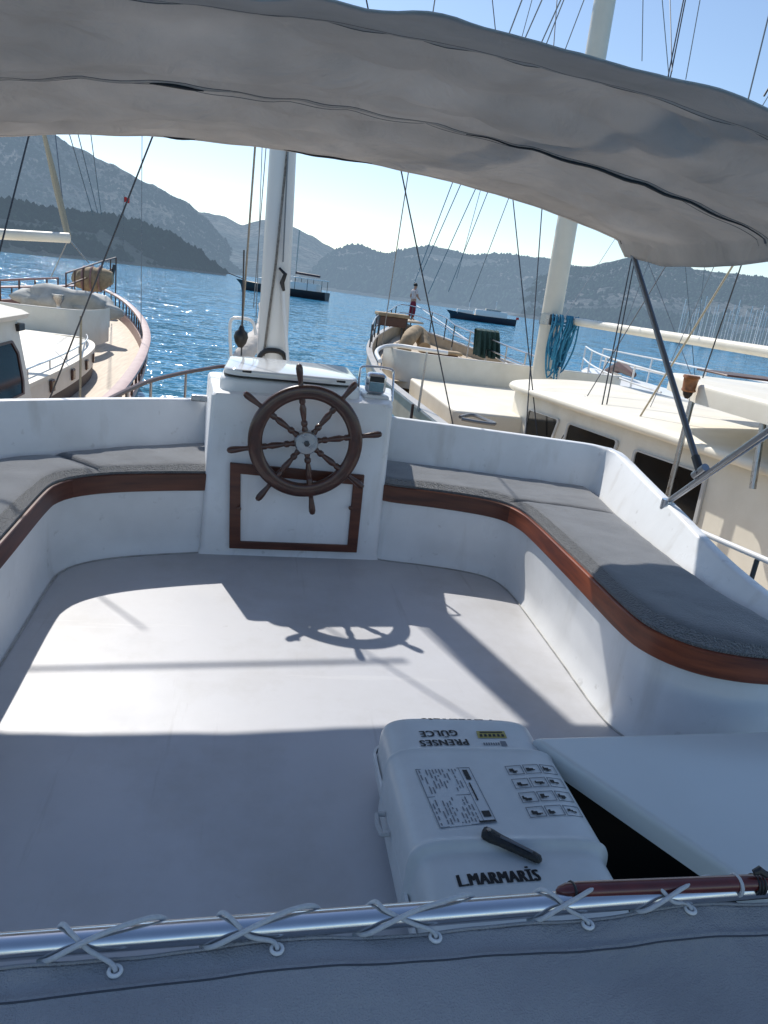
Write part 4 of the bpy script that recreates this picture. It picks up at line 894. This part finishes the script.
MB().tube([aty(43, 130, 17), aty(56, 185, 17), aty(68, 236, 16.2)], [.04, .07, .06], 8).build('topping_lift', M['creamrope'], lb_)
MB().tube([aty(81, 316, 7.9), aty(80, 402, 7.9)], .012, 8).build('boat_hook', M['creamrope'], boat)
for a, b, ya, yb, r in (((72, 143), (92, 212), 30, 34, .018), ((82, 150), (97, 210), 30, 34, .018), ((92, 143), (101, 212), 30, 34, .016), ((57, 150), (66, 232), 18, 17, .012), ((142, 145), (141, 330), 20, 19, .008), ((68, 238), (88, 262), 16.2, 30, .02), ((68, 240), (52, 275), 16.2, 18, .012)):
    shroud(lb_, a, b, ya, yb, r, M['greywire'], 1.2 if a[1] < 200 else 0, .05)
fv = aty(124, 197, 34); 
fg = thing('flag', 'tiny red flag flying above the bow of the old gulet', 'flag', fv)
MB().grid([[fv+V((.22*i/8, .02*math.sin(i), -.20*j/4+.02*math.sin(i*.8))) for i in range(9)] for j in range(5)]).build('cloth', M['red'], fg)
MB().tube([fv+V((0, 0, .1)), fv+V((0, 0, -2.2))], .012, 6).build('staff', M['greywire'], fg)

# ================================================================== boats at anchor
def loft_hull(t, L, B, D, sheer, mat_):
    rows = []
    for k in range(25):
        s = k/24; x = -L/2+L*s
        w = B/2*min(1, (.72+.28*math.sin(min(1, s*2)*math.pi/2)))*(1-max(0, (s-.55)/.45)**2.2)
        z = D+sheer*max(0, (s-.45)/.55)**2+.15*(1-s)
        rows.append([V((x+.06*L*max(0, s-.8)*5, -w, z)), V((x, -w*.92, z*.5)), V((x-.02*L*s, -w*.7, -.4)), V((x-.02*L*s, w*.7, -.4)), V((x, w*.92, z*.5)), V((x+.06*L*max(0, s-.8)*5, w, z))])
    mb = MB().grid(rows); mb.f.append([0, 1, 2, 3, 4, 5]); mb.build('hull', mat_, t)
    dk = [r_[0]-V((0, -.02, .12)) for r_ in rows]+[r_[-1]-V((0, .02, .12)) for r_ in reversed(rows)]
    MB().add(dk, [tuple(range(len(dk)))]).build('deck', M['tandeck'], t)
    return rows
def place(t, loc, rz):
    t.location = loc; t.rotation_euler.z = rz
# black two masted boat behind the foremast
d1 = atz(302, 297, SEA)
t = thing('anchored_gulet', 'black hulled two masted gulet with white awning at anchor behind the foremast', 'boat')
dist = math.hypot(d1.x, d1.y); Lb = 78/720*dist*1.1
loft_hull(t, Lb, Lb*.24, Lb*.075, Lb*.03, M['darkhull'])
s_ = Lb/20
MB().box((-8*s_, -1.9*s_, 1.5*s_), (-1*s_, 1.9*s_, 3.1*s_)).build('cabin', M['white'], t, bevel=.1)
for i in range(5): MB().box((-7.5*s_+i*1.25*s_, -1.93*s_, 2.05*s_), (-6.5*s_+i*1.25*s_, -1.89*s_, 2.85*s_)).build('window', M['glass'], t)
MB().box((-9.5*s_, -2*s_, 3.9*s_), (-2*s_, 2*s_, 4.1*s_)).build('awning', M['white'], t, bevel=.05)
for x in (-9.2, -6, -3.2):
    for y in (-1.9, 1.9): MB().tube([(x*s_, y*s_, 1.4*s_), (x*s_, y*s_, 3.9*s_)], .06*s_, 6).build('awning_post', M['wire'], t)
for x, h in ((-2.5, 13.5), (4.5, 15)):
    MB().tube([(x*s_, 0, 1.4*s_), (x*s_, 0, h*s_)], .13*s_, 8).build('mast', M['greycover'], t)
MB().tube([(-2.5*s_, 0, 4.9*s_), (-8*s_, 0, 4.7*s_)], .28*s_, 8).build('furled_boom', M['navyhull'], t)
MB().box((.5*s_, -1.2*s_, 1.5*s_), (5.5*s_, 1.2*s_, 3.0*s_)).build('deckhouse', M['white'], t, bevel=.1)
MB().tube([(9.5*s_, 0, 2.2*s_), (13*s_, 0, 3*s_)], .1*s_, 6).build('bowsprit', M['darkwood'], t)
place(t, d1+V((-1.5*s_, 0, 0)), R(180-11-12)); t.location = (atz(283, 295, SEA).x, atz(283, 295, SEA).y, SEA)
# navy gulet
d2_ = atz(482, 322, SEA); dist = math.hypot(d2_.x, d2_.y); Lb = 62/720*dist*1.03; s_ = Lb/20
t = thing('anchored_gulet', 'long navy hulled gulet with low white superstructure and no awning, anchored in open bay', 'boat')
loft_hull(t, Lb, Lb*.2, Lb*.085, Lb*.03, M['navyhull'])
MB().box((-7*s_, -1.4*s_, 1.5*s_), (2.5*s_, 1.4*s_, 3.5*s_)).build('cabin', M['white'], t, bevel=.15)
for i in range(7): MB().box((-6.7*s_+i*1.25*s_, -1.44*s_, 2.6*s_), (-6.1*s_+i*1.25*s_, -1.39*s_, 3.1*s_)).build('window', M['glass'], t)
MB().box((-5*s_, -1.2*s_, 3.52*s_), (-.5*s_, 1.2*s_, 4.0*s_)).build('upper_cabin', M['greycover'], t, bevel=.1)
MB().box((3.2*s_, -1*s_, 1.6*s_), (8*s_, 1*s_, 2.9*s_)).build('fore_cabin', M['white'], t, bevel=.1)
for x, h in ((-3.5, 6.5), (4.5, 6.3)): MB().tube([(x*s_, 0, 1.4*s_), (x*s_, 0, h*s_)], .10*s_, 6).build('mast', M['white'], t)
MB().grid([[V((-10*s_-.12*i*s_, .05*math.sin(i), 2.6*s_-.15*j*s_)) for i in range(8)] for j in range(6)]).build('flag', M['red'], t)
place(t, d2_, R(180-8))
# white yacht bow with rails, beyond the cabin roof
wy = aty(622, 378, 24); 
t = thing('white_yacht', 'white yacht bow with steel pulpit rails, partly hidden behind the cream cabin roof', 'yacht', (wy.x, wy.y, SEA))
a, b = aty(590, 371, 27), aty(668, 398, 20); dirn = (b-a).normalized(); side = V((-dirn.y, dirn.x, 0)).normalized()
rows = []
for k in range(12):
    s = k/11; c = a+(b-a)*s*1.5; w = 1.9*math.sin(min(1, .12+s)*math.pi/2)
    rows.append([c+side*w, c+side*w*.8-V((0, 0, .8)), c+side*w*.4-V((0, 0, 2.2)), c-side*w*.4-V((0, 0, 2.2)), c-side*w*.8-V((0, 0, .8)), c-side*w, c-side*w*.5+V((0, 0, .12)), c+side*w*.5+V((0, 0, .12))])
hm = MB().grid(rows, True); hm.f.append(list(range(8))); hm.build('hull', M['white'], t)
for sd in (1, -1):
    pts = [(rows[k][0] if sd == 1 else rows[k][5]) for k in range(12)]
    for h in (.45, .9): MB().tube([p+V((0, 0, h)) for p in pts], .03, 6).build('pulpit_rail', M['white'], t)
    for k in (0, 3, 6, 9): MB().tube([pts[k], pts[k]+V((0, 0, .9))], .03, 6).build('stanchion', M['white'], t)
MB().tube([a+V((0, 0, .1))+dirn*1.5, a+V((0, 0, .5))+dirn*3, a+V((0, 0, .35))+dirn*4.2], [.1, .22, .1], 8).build('windlass', M['darkwood'], t)

# ================================================================== BIMINI
bim = thing('bimini', 'arched grey canvas bimini canopy stretched over hoops above the helm', 'canopy', (2.2, 3.43, .69))
XM = .35
def can_z(x): 
    u = abs(x-XM)/1.86; return 2.28-.26*u**2.1-(.10*max(0, u-.9)/.1 if u > .9 else 0)
YS = [1.72, 1.85, 2.0, 2.1, 2.2, 2.4, 2.6, 2.8, 2.95, 3.05, 3.15, 3.4, 3.7, 4.0, 4.25, 4.40, 4.47]
def interp(a, b, t): return a+(b-a)*t
NXC = 120; rows = []
ysf = []
for a, b in zip(YS, YS[1:]):
    for k in range(4): ysf.append(a+(b-a)*k/4)
ysf.append(YS[-1])
def front_y(x):  # the front edge runs a little further aft at the port side
    return 4.52-.30*max(0, (.2-x)/1.6)**1.2-.06*max(0, (x-1.0)/1.2)
for y in ysf:
    row = []
    for i in range(NXC+1):
        s = i/NXC; u = -1+2*s; x = XM+1.88*(u if abs(u) < .93 else math.copysign(.93+(abs(u)-.93)*.55, u))
        uu = abs(u); z = 2.28-.235*min(uu, .94)**2.1-(1.3*max(0, uu-.93)**1.0 if uu > .93 else 0)
        yy = 1.72+(y-1.72)*(front_y(x)-1.72)/(4.47-1.72)
        z -= .074*min(1, max(0, 4.47-y)/1.9)*(.75+.15*uu)+.036*max(0, 2.1-y)/.38*(1+.8*max(0, (.2-x)))
        # hoops at y 2.1, 3.05 and the front edge; cloth sags between them
        hb_ = min(abs(y-2.1), abs(y-3.05), abs(y-4.44)); sag = .045*min(1, hb_/.45)
        if y < 2.1: sag = .035*((2.1-y)/.38)
        fl_ap = y < 2.1; k_h = min(1, .12+hb_/.16)
        rid = lambda a, b, c: (1-min(1, abs(noise.noise(V((a, b, c)))*2.2)))**2
        wr = .014*noise.noise(V((x*1.6, y*2.2, 1)))+.042*rid(x*1.1-y*.9, x*.5+y*2.1, 12)+.026*rid(x*2.4+y*1.9, y*1.2-x*.6, 31)+.0045*noise.noise(V((x*6+y*3, y*7, 4)))
        wr *= k_h*(1 if uu < .8 else max(.15, 1-(uu-.8)*5))
        wr += .004*math.sin(x*26+3*noise.noise(V((x*2, y, 0))))*math.exp(-hb_/.09)
        if fl_ap: wr = .007*noise.noise(V((x*3.2, y*2, 8)))+.007*math.sin(x*17+5*noise.noise(V((x*1.5, 0, 0))))*(2.1-y)/.38+.004*noise.noise(V((x*14, y*8, 3)))
        wr *= min(1, .25+(4.47-y)/.5)
        wr += .002*math.sin(x*12+2)*math.exp(-abs(y-4.47)/.10)*(uu < .85)
        row.append(V((x, yy+.004*noise.noise(V((x*5, y, 3)))*(1 if y in (1.72, 4.47) else 0), z-sag+wr)))
    rows.append(row)
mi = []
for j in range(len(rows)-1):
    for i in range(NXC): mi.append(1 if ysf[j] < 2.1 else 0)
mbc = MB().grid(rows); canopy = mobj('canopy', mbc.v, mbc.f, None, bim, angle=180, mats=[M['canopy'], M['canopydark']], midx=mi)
so = canopy.modifiers.new('thick', 'SOLIDIFY'); so.thickness = .004
# hoops under the cloth and sewn seams
def hoop_row(y, dz, ins=0.985):
    j = min(range(len(ysf)), key=lambda j: abs(ysf[j]-y)); return [p+V((0, 0, dz)) for p in rows[j][3:-3]]
for y, dz in ((2.1, .004), (3.05, -.006), (4.44, -.006)):
    hr_ = hoop_row(y, dz+.014); MB().tube([p for p in hr_], .0125, 8).build('hoop', M['greytube'], bim)
for y, r_ in ((2.1, .0045), (3.02, .004), (3.1, .004), (2.06, .003)):
    hr_ = hoop_row(y, -.003)
    MB().tube(hr_, r_*.75, 5).build('seam', mat('seam', (.16, .155, .15), .9), canopy)
# sleeve gaps where the tube peeps out
for (a, b, y) in ((34, 40, 3.05), (72, 117, 3.05), (30, 35, 4.44), (50, 66, 4.44)):
    j = min(range(len(ysf)), key=lambda j: abs(ysf[j]-y)); n_ = b-a
    MB().tube([rows[j][i]+V((0, 0, -.006)) for i in range(a, b+1)], [.001+.0075*math.sin(math.pi*k/n_) for k in range(n_+1)], 8).build('sleeve_gap', M['black'], canopy)
# legs on the starboard side, mirrored to port
piv = atx(667, 502, 2.22); hin = atx(700, 471.5, 2.20); outp = atx(768, 430.5, 2.19); fcor = atx(633, 254, 2.17)
for s in (1, -1):
    f = (lambda p: p) if s == 1 else (lambda p: V((2*XM-p.x, p.y, p.z)))
    end = piv+(outp-piv)*2.25
    lm = MB().tube([f(piv), f(end), f(V((end.x-.05, end.y-.12, end.z+.10)))], .0135, 12).build('leg', M['steel'], bim)
    MB().tube([f(hin), f(fcor), f(fcor+V((-.01, .02, .06)))], .0165, 12).build('leg', M['greytube'], bim)
    d_ = (fcor-hin).normalized(); MB().tube([f(hin-d_*.01), f(hin+d_*.09)], .021, 12).build('hinge', M['wire'], bim)
    e_ = (outp-piv).normalized(); MB().tube([f(hin-e_*.05), f(hin+e_*.05)], .021, 12).build('hinge', M['steel'], bim)
    MB().tube([f(piv+V((0, 0, -.04))), f(piv+V((0, 0, .015)))], .03, 12).build('foot', M['chrome'], bim)
# thin second leg line beside the stainless one
MB().tube([piv+V((.03, .02, -.005)), piv+(outp-piv)*1.6+V((.03, .02, -.03))], .008, 8).build('brace', M['chrome'], bim)

# ================================================================== LIFE RAFT canister
raft = thing('life_raft', 'white life raft canister printed with the boat name, lying on the cockpit floor', 'life raft', (.70, 1.5, 0))
X0, X1, Y0, Y1, ZR = .45, .965, 1.02, 2.03, .305
ns, nc_ = 170, 72; rows = []
def sect(cx, w, h0, h1, n=5.5):
    o = []
    for k in range(nc_):
        a = 2*math.pi*k/nc_; c, s = math.cos(a), math.sin(a)
        o.append((cx+w*math.copysign(abs(c)**(2/n), c), (h0+h1)/2+(h1-h0)/2*math.copysign(abs(s)**(2/n), s)))
    return o
for i in range(ns+1):
    s = i/ns; y = Y0+(Y1-Y0)*s; e = min(y-Y0, Y1-y); r_ = .075
    k = 1 if e > r_ else math.sqrt(max(0, 1-((r_-e)/r_)**2))
    kw = 1-(.06/.27)*(1-k); h1 = .04+(ZR-.04)*(.55+.45*k) if y > 1.5 else .04+(ZR-.04)*(.45+.55*k)
    h1 -= .055*max(0, (1.33-y)/.3)**1.3
    def step(a, w=.009): return 1/(1+math.exp(-(y-a)/w*3))
    mid = step(1.41)*(1-step(1.80)); g = .014*mid + .009*math.exp(-((y-1.41)/.012)**2)+.006*math.exp(-((y-1.80)/.012)**2)
    w = .256*kw+g*.9
    rows.append([V((x, y, z+(g if z > .15 else 0))) for x, z in sect(.722, w, .02, h1-.01)])
rmb = MB().grid(rows, True); rmb.f.append(list(range(nc_))); rmb.f.append([ns*nc_+k for k in range(nc_)])
shell = rmb.build('shell', M['raft'], raft, angle=50)
dp = bpy.context.evaluated_depsgraph_get()
bvh = BVHTree.FromPolygons([tuple(v) for v in rmb.v], rmb.f)
def top(x, y):
    h = bvh.ray_cast(V((x, y, 1)), V((0, 0, -1))); return h[0].z if h[0] else ZR
# belt seam around the two halves and two feet
fl_ = MB(); rr = []
for z, gq in ((.140, .0), (.143, .007), (.157, .007), (.160, .0)):
    rr.append([V((x, y, z)) for x, y in rrect(.722-.262-gq, .722+.262+gq, Y0-.002-gq, Y1+.002+gq, .075)])
fl_.grid(rr, True).build('flange', M['raft'], raft)
for x in (.55, .84):
    MB().box((x-.03, 1.1, 0), (x+.03, 1.9, .025)).build('foot', M['black'], raft, bevel=.005)
MB().tube([(.45, 1.62, .15), (.43, 1.62, .148), (.423, 1.66, .146), (.427, 1.70, .148), (.45, 1.70, .15)], .008, 6).build('lashing_eye', M['rope'], raft)
def on_raft(pts, faces, material, name, lift=.0016):
    v = [V((p[0], p[1], top(p[0], p[1])+lift)) for p in pts]; return mobj(name, v, faces, material, raft, angle=80)
def text(body, origin, xdir, size, material, name, bold=0.0, width=None, surf=True, spacing=1.0):
    """lettering laid on the raft's surface: origin (x, y) of the baseline start, xdir reading direction"""
    cu = bpy.data.curves.new(name, 'FONT'); cu.body = body; cu.size = size; cu.space_character = 1.1; cu.resolution_u = 3
    o = bpy.data.objects.new(name, cu); col.objects.link(o); dg = bpy.context.evaluated_depsgraph_get(); me = bpy.data.meshes.new_from_object(o.evaluated_get(dg))
    bpy.data.objects.remove(o); vs = [v.co.copy() for v in me.vertices]; fs = [list(p.vertices) for p in me.polygons]; bpy.data.meshes.remove(me)
    w = max(v.x for v in vs); k = (width/w) if width else 1
    xd = V(xdir).normalized(); yd = V((-xd.y, xd.x)); pts = []
    nb_ = 5 if bold else 1; F2 = []; lifts = []
    for c in range(nb_):
        sh = bold*(c-(nb_-1)/2)/2; b0_ = len(pts)
        for v in vs: q = V(origin)+xd*(v.x*k+sh)+yd*v.y; pts.append((q.x, q.y)); lifts.append(.0018+.00012*c)
        F2 += [[i+b0_ for i in f] for f in fs]
    v = [V((p[0], p[1], top(p[0], p[1])+l)) for p, l in zip(pts, lifts)]
    return mobj(name, v, F2, material, raft, angle=80)
def rp_(px, py):  # pixel to point on the raft's top
    d = ray(px, py); h = bvh.ray_cast(CAM, d); return V((h[0].x, h[0].y)) if h[0] else V((atz(px, py, .3).x, atz(px, py, .3).y))
a, b = rp_(459, 887.5), rp_(541, 881)
text('L.MARMARİS', a, (b-a), .046, M['ink'], 'port_lettering', .0026, (b-a).length)
a, b = rp_(467, 739.5), rp_(419, 741)
text('PRENSES', a, (b-a), .043, M['ink'], 'name_lettering', .0018, (b-a).length)
a, b = rp_(456, 730.5), rp_(419, 731.8)
text('GÜLCE', a, (b-a), .043, M['ink'], 'name_lettering', .0018, (b-a).length)
a, b = V((.84, 2.012)), V((.60, 2.012))
text('L.MARMARİS', a, (b-a), .05, M['ink'], 'port_lettering', .003, (b-a).length)
def quad(p0, p1, p2, p3, u0, v0, u1, v1):
    f = lambda u, v: p0.lerp(p1, u).lerp(p3.lerp(p2, u), v)
    return [f(u0, v0), f(u1, v0), f(u1, v1), f(u0, v1)]
def sheet(q, cells, material, name, lift=.003, sub=1):
    vs, fs = [], []
    for c in cells:
        b = len(vs); vs += quad(*q, *c); fs.append((b, b+1, b+2, b+3))
    return on_raft(vs, fs, material, name, lift)
# data plate: rows of fine print inside a ruled frame
q = [rp_(415, 770), rp_(469, 768), rp_(497, 823), rp_(440, 829)]
sheet(q, [(i/6, j/8, (i+1)/6, (j+1)/8) for i in range(6) for j in range(8)], M['paper'], 'data_plate', .0014)
cells = []
for a_, b_, c_, d_ in ((0, 0, 1, .012), (0, .988, 1, 1), (0, 0, .012, 1), (.988, 0, 1, 1), (.0, .5, .78, .51), (.78, 0, .79, 1)): cells.append((a_, b_, c_, d_))
random.seed(3)
for i in range(12):
    u = .04+i*.06
    v = .03
    while v < .95:
        l = random.uniform(.03, .14)
        if random.random() < .8 and not (.46 < v+l and v < .53): cells.append((u, v, u+.022, min(.97, v+l)))
        v += l+random.uniform(.015, .05)
sheet(q, cells, M['softink'], 'fine_print', .0028)
for c in ((.84, .05, .93, .24), (.84, .30, .87, .62), (.82, .80, .96, .90), (.70, .955, .985, .985)): sheet(q, [c], M['ink'], 'bold_print', .0032)
# instruction pictograms, four rows of three
q = [rp_(503, 766), rp_(553, 766), rp_(586, 822), rp_(531, 822)]
random.seed(11)
for r_ in range(4):
    for c in range(3):
        u0, v0, u1, v1 = c/3+.015, r_/4+.02, (c+1)/3-.015, (r_+1)/4-.055; ic = []
        fr = [(u0, v0, u1, v0+.012), (u0, v1-.012, u1, v1), (u0, v0+.012, u0+.014, v1-.012), (u1-.014, v0+.012, u1, v1-.012)]
        f_ = sheet(q, fr, M['softink'], 'pictogram_frame', .0026)
        uu, vv = random.uniform(u0+.03, u0+.07), random.uniform(v0+.04, v0+.07)
        for k in range(5):   # little figures built from touching strokes
            w_, h_ = random.uniform(.03, .085), random.uniform(.014, .05)
            w_ = min(w_, u1-.03-uu); h_ = min(h_, v1-.03-vv); ic.append((uu, vv, uu+w_, vv+h_))
            if k % 2: uu = min(u1-.06, uu+w_*.9)
            else: vv = min(v1-.055, vv+h_*.7)
        sheet(q, ic, M['ink'], 'pictogram', .0030)
q = [rp_(476, 731.5), rp_(504, 731.5), rp_(507, 738.5), rp_(478, 738.5)]
sheet(q, [(0, 0, 1, 1)], M['yellow'], 'rating_sticker', .002)
sheet(q, [(.08+k*.15, .5, .17+k*.15, .85) for k in range(6)]+[(.1, .15, .9, .3)], M['ink'], 'sticker_print', .0034)
q = [rp_(481, 741), rp_(507, 741), rp_(510, 747), rp_(483, 747)]
sheet(q, [(.70, .1, .92, .9)], M['softink'], 'maker_mark', .002)
sheet(q, [(.05+k*.09, .35, .11+k*.09, .75) for k in range(7)], M['softink'], 'maker_mark', .002)
# faint raised lettering panel between the two prints
# black handle lying on top
h0, h1 = rp_(481, 836), rp_(541, 864); z0 = top(h0.x, h0.y)+.020; z1 = top(h1.x, h1.y)+.017
A, B = V((h0.x, h0.y, z0)), V((h1.x, h1.y, z1))
hk = thing('black_handle', 'tapered black plastic handle lying across the white canister lid', 'handle', (h0.x, h0.y, z0))
hd = (B-A).normalized(); hs_ = V((-hd.y, hd.x, 0)).normalized(); rows = []
for t_, w_, h_ in ((0, .004, .004), (.015, .015, .011), (.05, .020, .014), (.16, .021, .0145), (.30, .0185, .012), (.6, .0165, .0105), (.88, .0155, .010), (.97, .013, .008), (1, .004, .003)):
    c = A.lerp(B, t_); rows.append([c+hs_*w_*math.cos(q*math.pi/8)+V((0, 0, h_*math.sin(q*math.pi/8)-.006)) for q in range(16)])
hm_ = MB().grid(rows, True); hm_.f.append(list(range(16))[::-1]); hm_.f.append([8*16+q for q in range(16)]); hm_.build('grip', mat('rubber', (.016, .017, .019), .42, bump=.3, bscale=200), hk)
c = A.lerp(B, .1)+V((0, 0, .009)); MB().tube([c-V((0, 0, .004)), c+V((0, 0, .001))], .006, 12).build('pin', M['steel'], hk)
rows = [[A.lerp(B, t_)+hs_*o+V((0, 0, z_)) for o, z_ in ((-.005, .0055), (-.003, .0078), (.003, .0078), (.005, .0055))] for t_ in (.3, .34, .8, .84)]
MB().grid(rows).build('rib', M['greytube'], hk)

# ================================================================== AWNING laced to a chrome pole, just below the viewer
aw = thing('awning', 'grey canvas awning laced with cord to a chrome pole in the foreground', 'awning', (.2, .68, 0))
ZP = .86
pl = [atz(x, y, ZP) for x, y in ((0, 947), (384, 917), (768, 887))]
dirp = (pl[2]-pl[0]).normalized(); pa, pb_ = pl[0]-dirp*1.2, pl[2]+dirp*1.3
MB().tube([pa, pb_], .0145, 24).build('pole', M['chrome'], aw)
nrm = V((dirp.y, -dirp.x, 0))  # towards the viewer
pt = lambda u: pa.lerp(pb_, u); Lp = (pb_-pa).length
def uof(px, py):
    p = atz(px, py, ZP); return (p-pa).dot(dirp)/Lp
rows = []; NU = 260; ND = 46
dists = [0.0, .004, .010, .016, .022, .028, .031, .034, .037, .045, .07]+[.07+.9*((k+1)/(ND-11))**1.5 for k in range(ND-11)]
def cloth_z(u, d):
    s = u*Lp
    lace = .012*math.exp(-d/.05)*math.sin(s*22)*.25
    z = ZP-.012-.10*d-.045*min(1, d/.5)
    z += lace + .013*noise.noise(V((s*3.5, d*9, 2)))*min(1, d/.05)+.022*noise.noise(V((s*1.6+d*2, d*3.2, 6)))*min(1, d/.12)+.0025*noise.noise(V((s*15, d*22, 9)))
    z += .0035*math.exp(-((d-.034)/.0035)**2)
    return z
def cloth_pt(u, d):
    s = u*Lp; edge = .016+.006*math.sin(s*11+1)*.6+.003*noise.noise(V((s*6, 0, 0)))
    p = pt(u)+nrm*(d+edge); p.z = cloth_z(u, d); return p
rows = [[cloth_pt(i/NU, d) for i in range(NU+1)] for d in dists]
cv_ = MB().grid(rows).build('canvas', M['awning'], aw, angle=180)
so = cv_.modifiers.new('thick', 'SOLIDIFY'); so.thickness = .0015; so.offset = -1
MB().tube([cloth_pt(i/NU, .0)+V((0, 0, .001)) for i in range(NU+1)], .0022, 6).build('bolt_rope', M['awning'], cv_)
MB().tube([cloth_pt(i/NU, .0375)+V((0, 0, .0005)) for i in range(NU+1)], .0012, 5).build('hem_stitch', mat('stitch', (.07, .075, .09), .9), cv_)
# grommets and the lacing that crosses the pole
def grommet_at(px, py):
    # point of the cloth under that pixel: march over d
    best = None
    d = ray(px, py)
    z = ZP-.018
    for _ in range(3):
        p = CAM+d*((z-CAM.z)/d.z); u = (p-pa).dot(dirp)/Lp; dd = (p-pt(u)).dot(nrm)-.016; z = cloth_z(u, max(0, dd))
    return u, max(.006, dd)
gs = [grommet_at(*q) for q in ((115, 972), (277, 953), (432, 928), (579, 909), (691, 912))]
gs += [(gs[0][0]-.075*k, .03) for k in (1, 2, 3)]+[(gs[-1][0]+.075*k, .03) for k in (1, 2, 3)]
gs.sort()
def pole_pt(u, ang, r=.0185): return pt(u)+nrm*(r*math.cos(ang))+V((0, 0, r*math.sin(ang)))
for i, (u, d) in enumerate(gs):
    c = cloth_pt(u, d)+V((0, 0, .002)); t = dirp
    g = MB().tube([c+(t*math.cos(a)+nrm*math.sin(a))*.0065 for a in [2*math.pi*k/18 for k in range(18)]], .0024, 8, closed=True).build('grommet', M['white'], aw)
    # each cord climbs from its eyelet, crosses over the pole to the left and comes back further along
    if i+1 < len(gs):
        u2, d2v = gs[i+1]
    du = .055/Lp*(1+.35*noise.noise(V((i*3.7, 1, 0)))); wv = lambda q: .25*noise.noise(V((i*2.3, q, 4)))
    path = [c+V((0, 0, -.006)), c+V((0, 0, .003)), c-t*.006+nrm*-.006+V((0, 0, .006)), pole_pt(u-du*(.55+wv(1)), R(20), .0185), pole_pt(u-du*(.85+wv(2)), R(70)), pole_pt(u-du*1.1, R(120)), pole_pt(u-du*1.25, R(190))]
    MB().tube(smooth(path, 30), .0027, 10).build('lacing', M['rope'], aw)
    path = [pole_pt(u-du*1.5, R(-70), .018), pole_pt(u-du*1.28, R(-15), .0185), pole_pt(u-du*(.9+wv(3)), R(28), .0215), pole_pt(u-du*(.3+wv(4)), R(62), .0215), pole_pt(u+du*(.3+wv(5)), R(95), .020), pole_pt(u+du*.75, R(125), .0185), pole_pt(u+du*1.0, R(190), .018)]
    MB().tube(smooth(path, 34), .0030, 10).build('lacing', M['rope'], aw)
# dark red varnished stick laid along the chrome pole
s0, s1 = atz(559, 891, ZP+.014), atz(768, 882, ZP+.014)
sd_ = (s1-s0).normalized(); s1 = s1+sd_*.6
st = thing('wooden_stick', 'dark red varnished stick lashed along the chrome awning pole', 'stick', s0)
MB().tube([s0-sd_*.004, s0, s0+sd_*.01, s0+sd_*.03, s1], [.002, .006, .0095, .0108, .0108], 16).build('shaft', M['redpole'], st)
for px, nt_ in ((571, 1), (753, 3)):
    p = atz(px, 888-(px-559)*.035, ZP+.014); p = s0+sd_*((p-s0).dot(sd_))
    for k in range(nt_): MB().tube([p+sd_*(.005*k)+(nrm*math.cos(a)+V((0, 0, math.sin(a))))*.0126+V((0, 0, -.003)) for a in [2*math.pi*q/14 for q in range(14)]], .0020, 6, closed=True).build('lashing', M['black'], st)
for px in (737,):
    p = s0+sd_*((atz(px, 884, ZP+.014)-s0).dot(sd_))
    MB().tube([p+(nrm*math.cos(a)+V((0, 0, math.sin(a))))*.0135+V((0, 0, -.003)) for a in [2*math.pi*q/14 for q in range(14)]], .0026, 6, closed=True).build('lashing', M['rope'], st)
p = s0+sd_*((atz(753, 880, ZP+.014)-s0).dot(sd_))+V((0, 0, .018)); MB().tube([p-sd_*.008, p+V((0, 0, .004)), p+sd_*.008+nrm*.004, p+sd_*.02+nrm*.006], [.004, .006, .005, .002], 8).build('knot', M['black'], st)
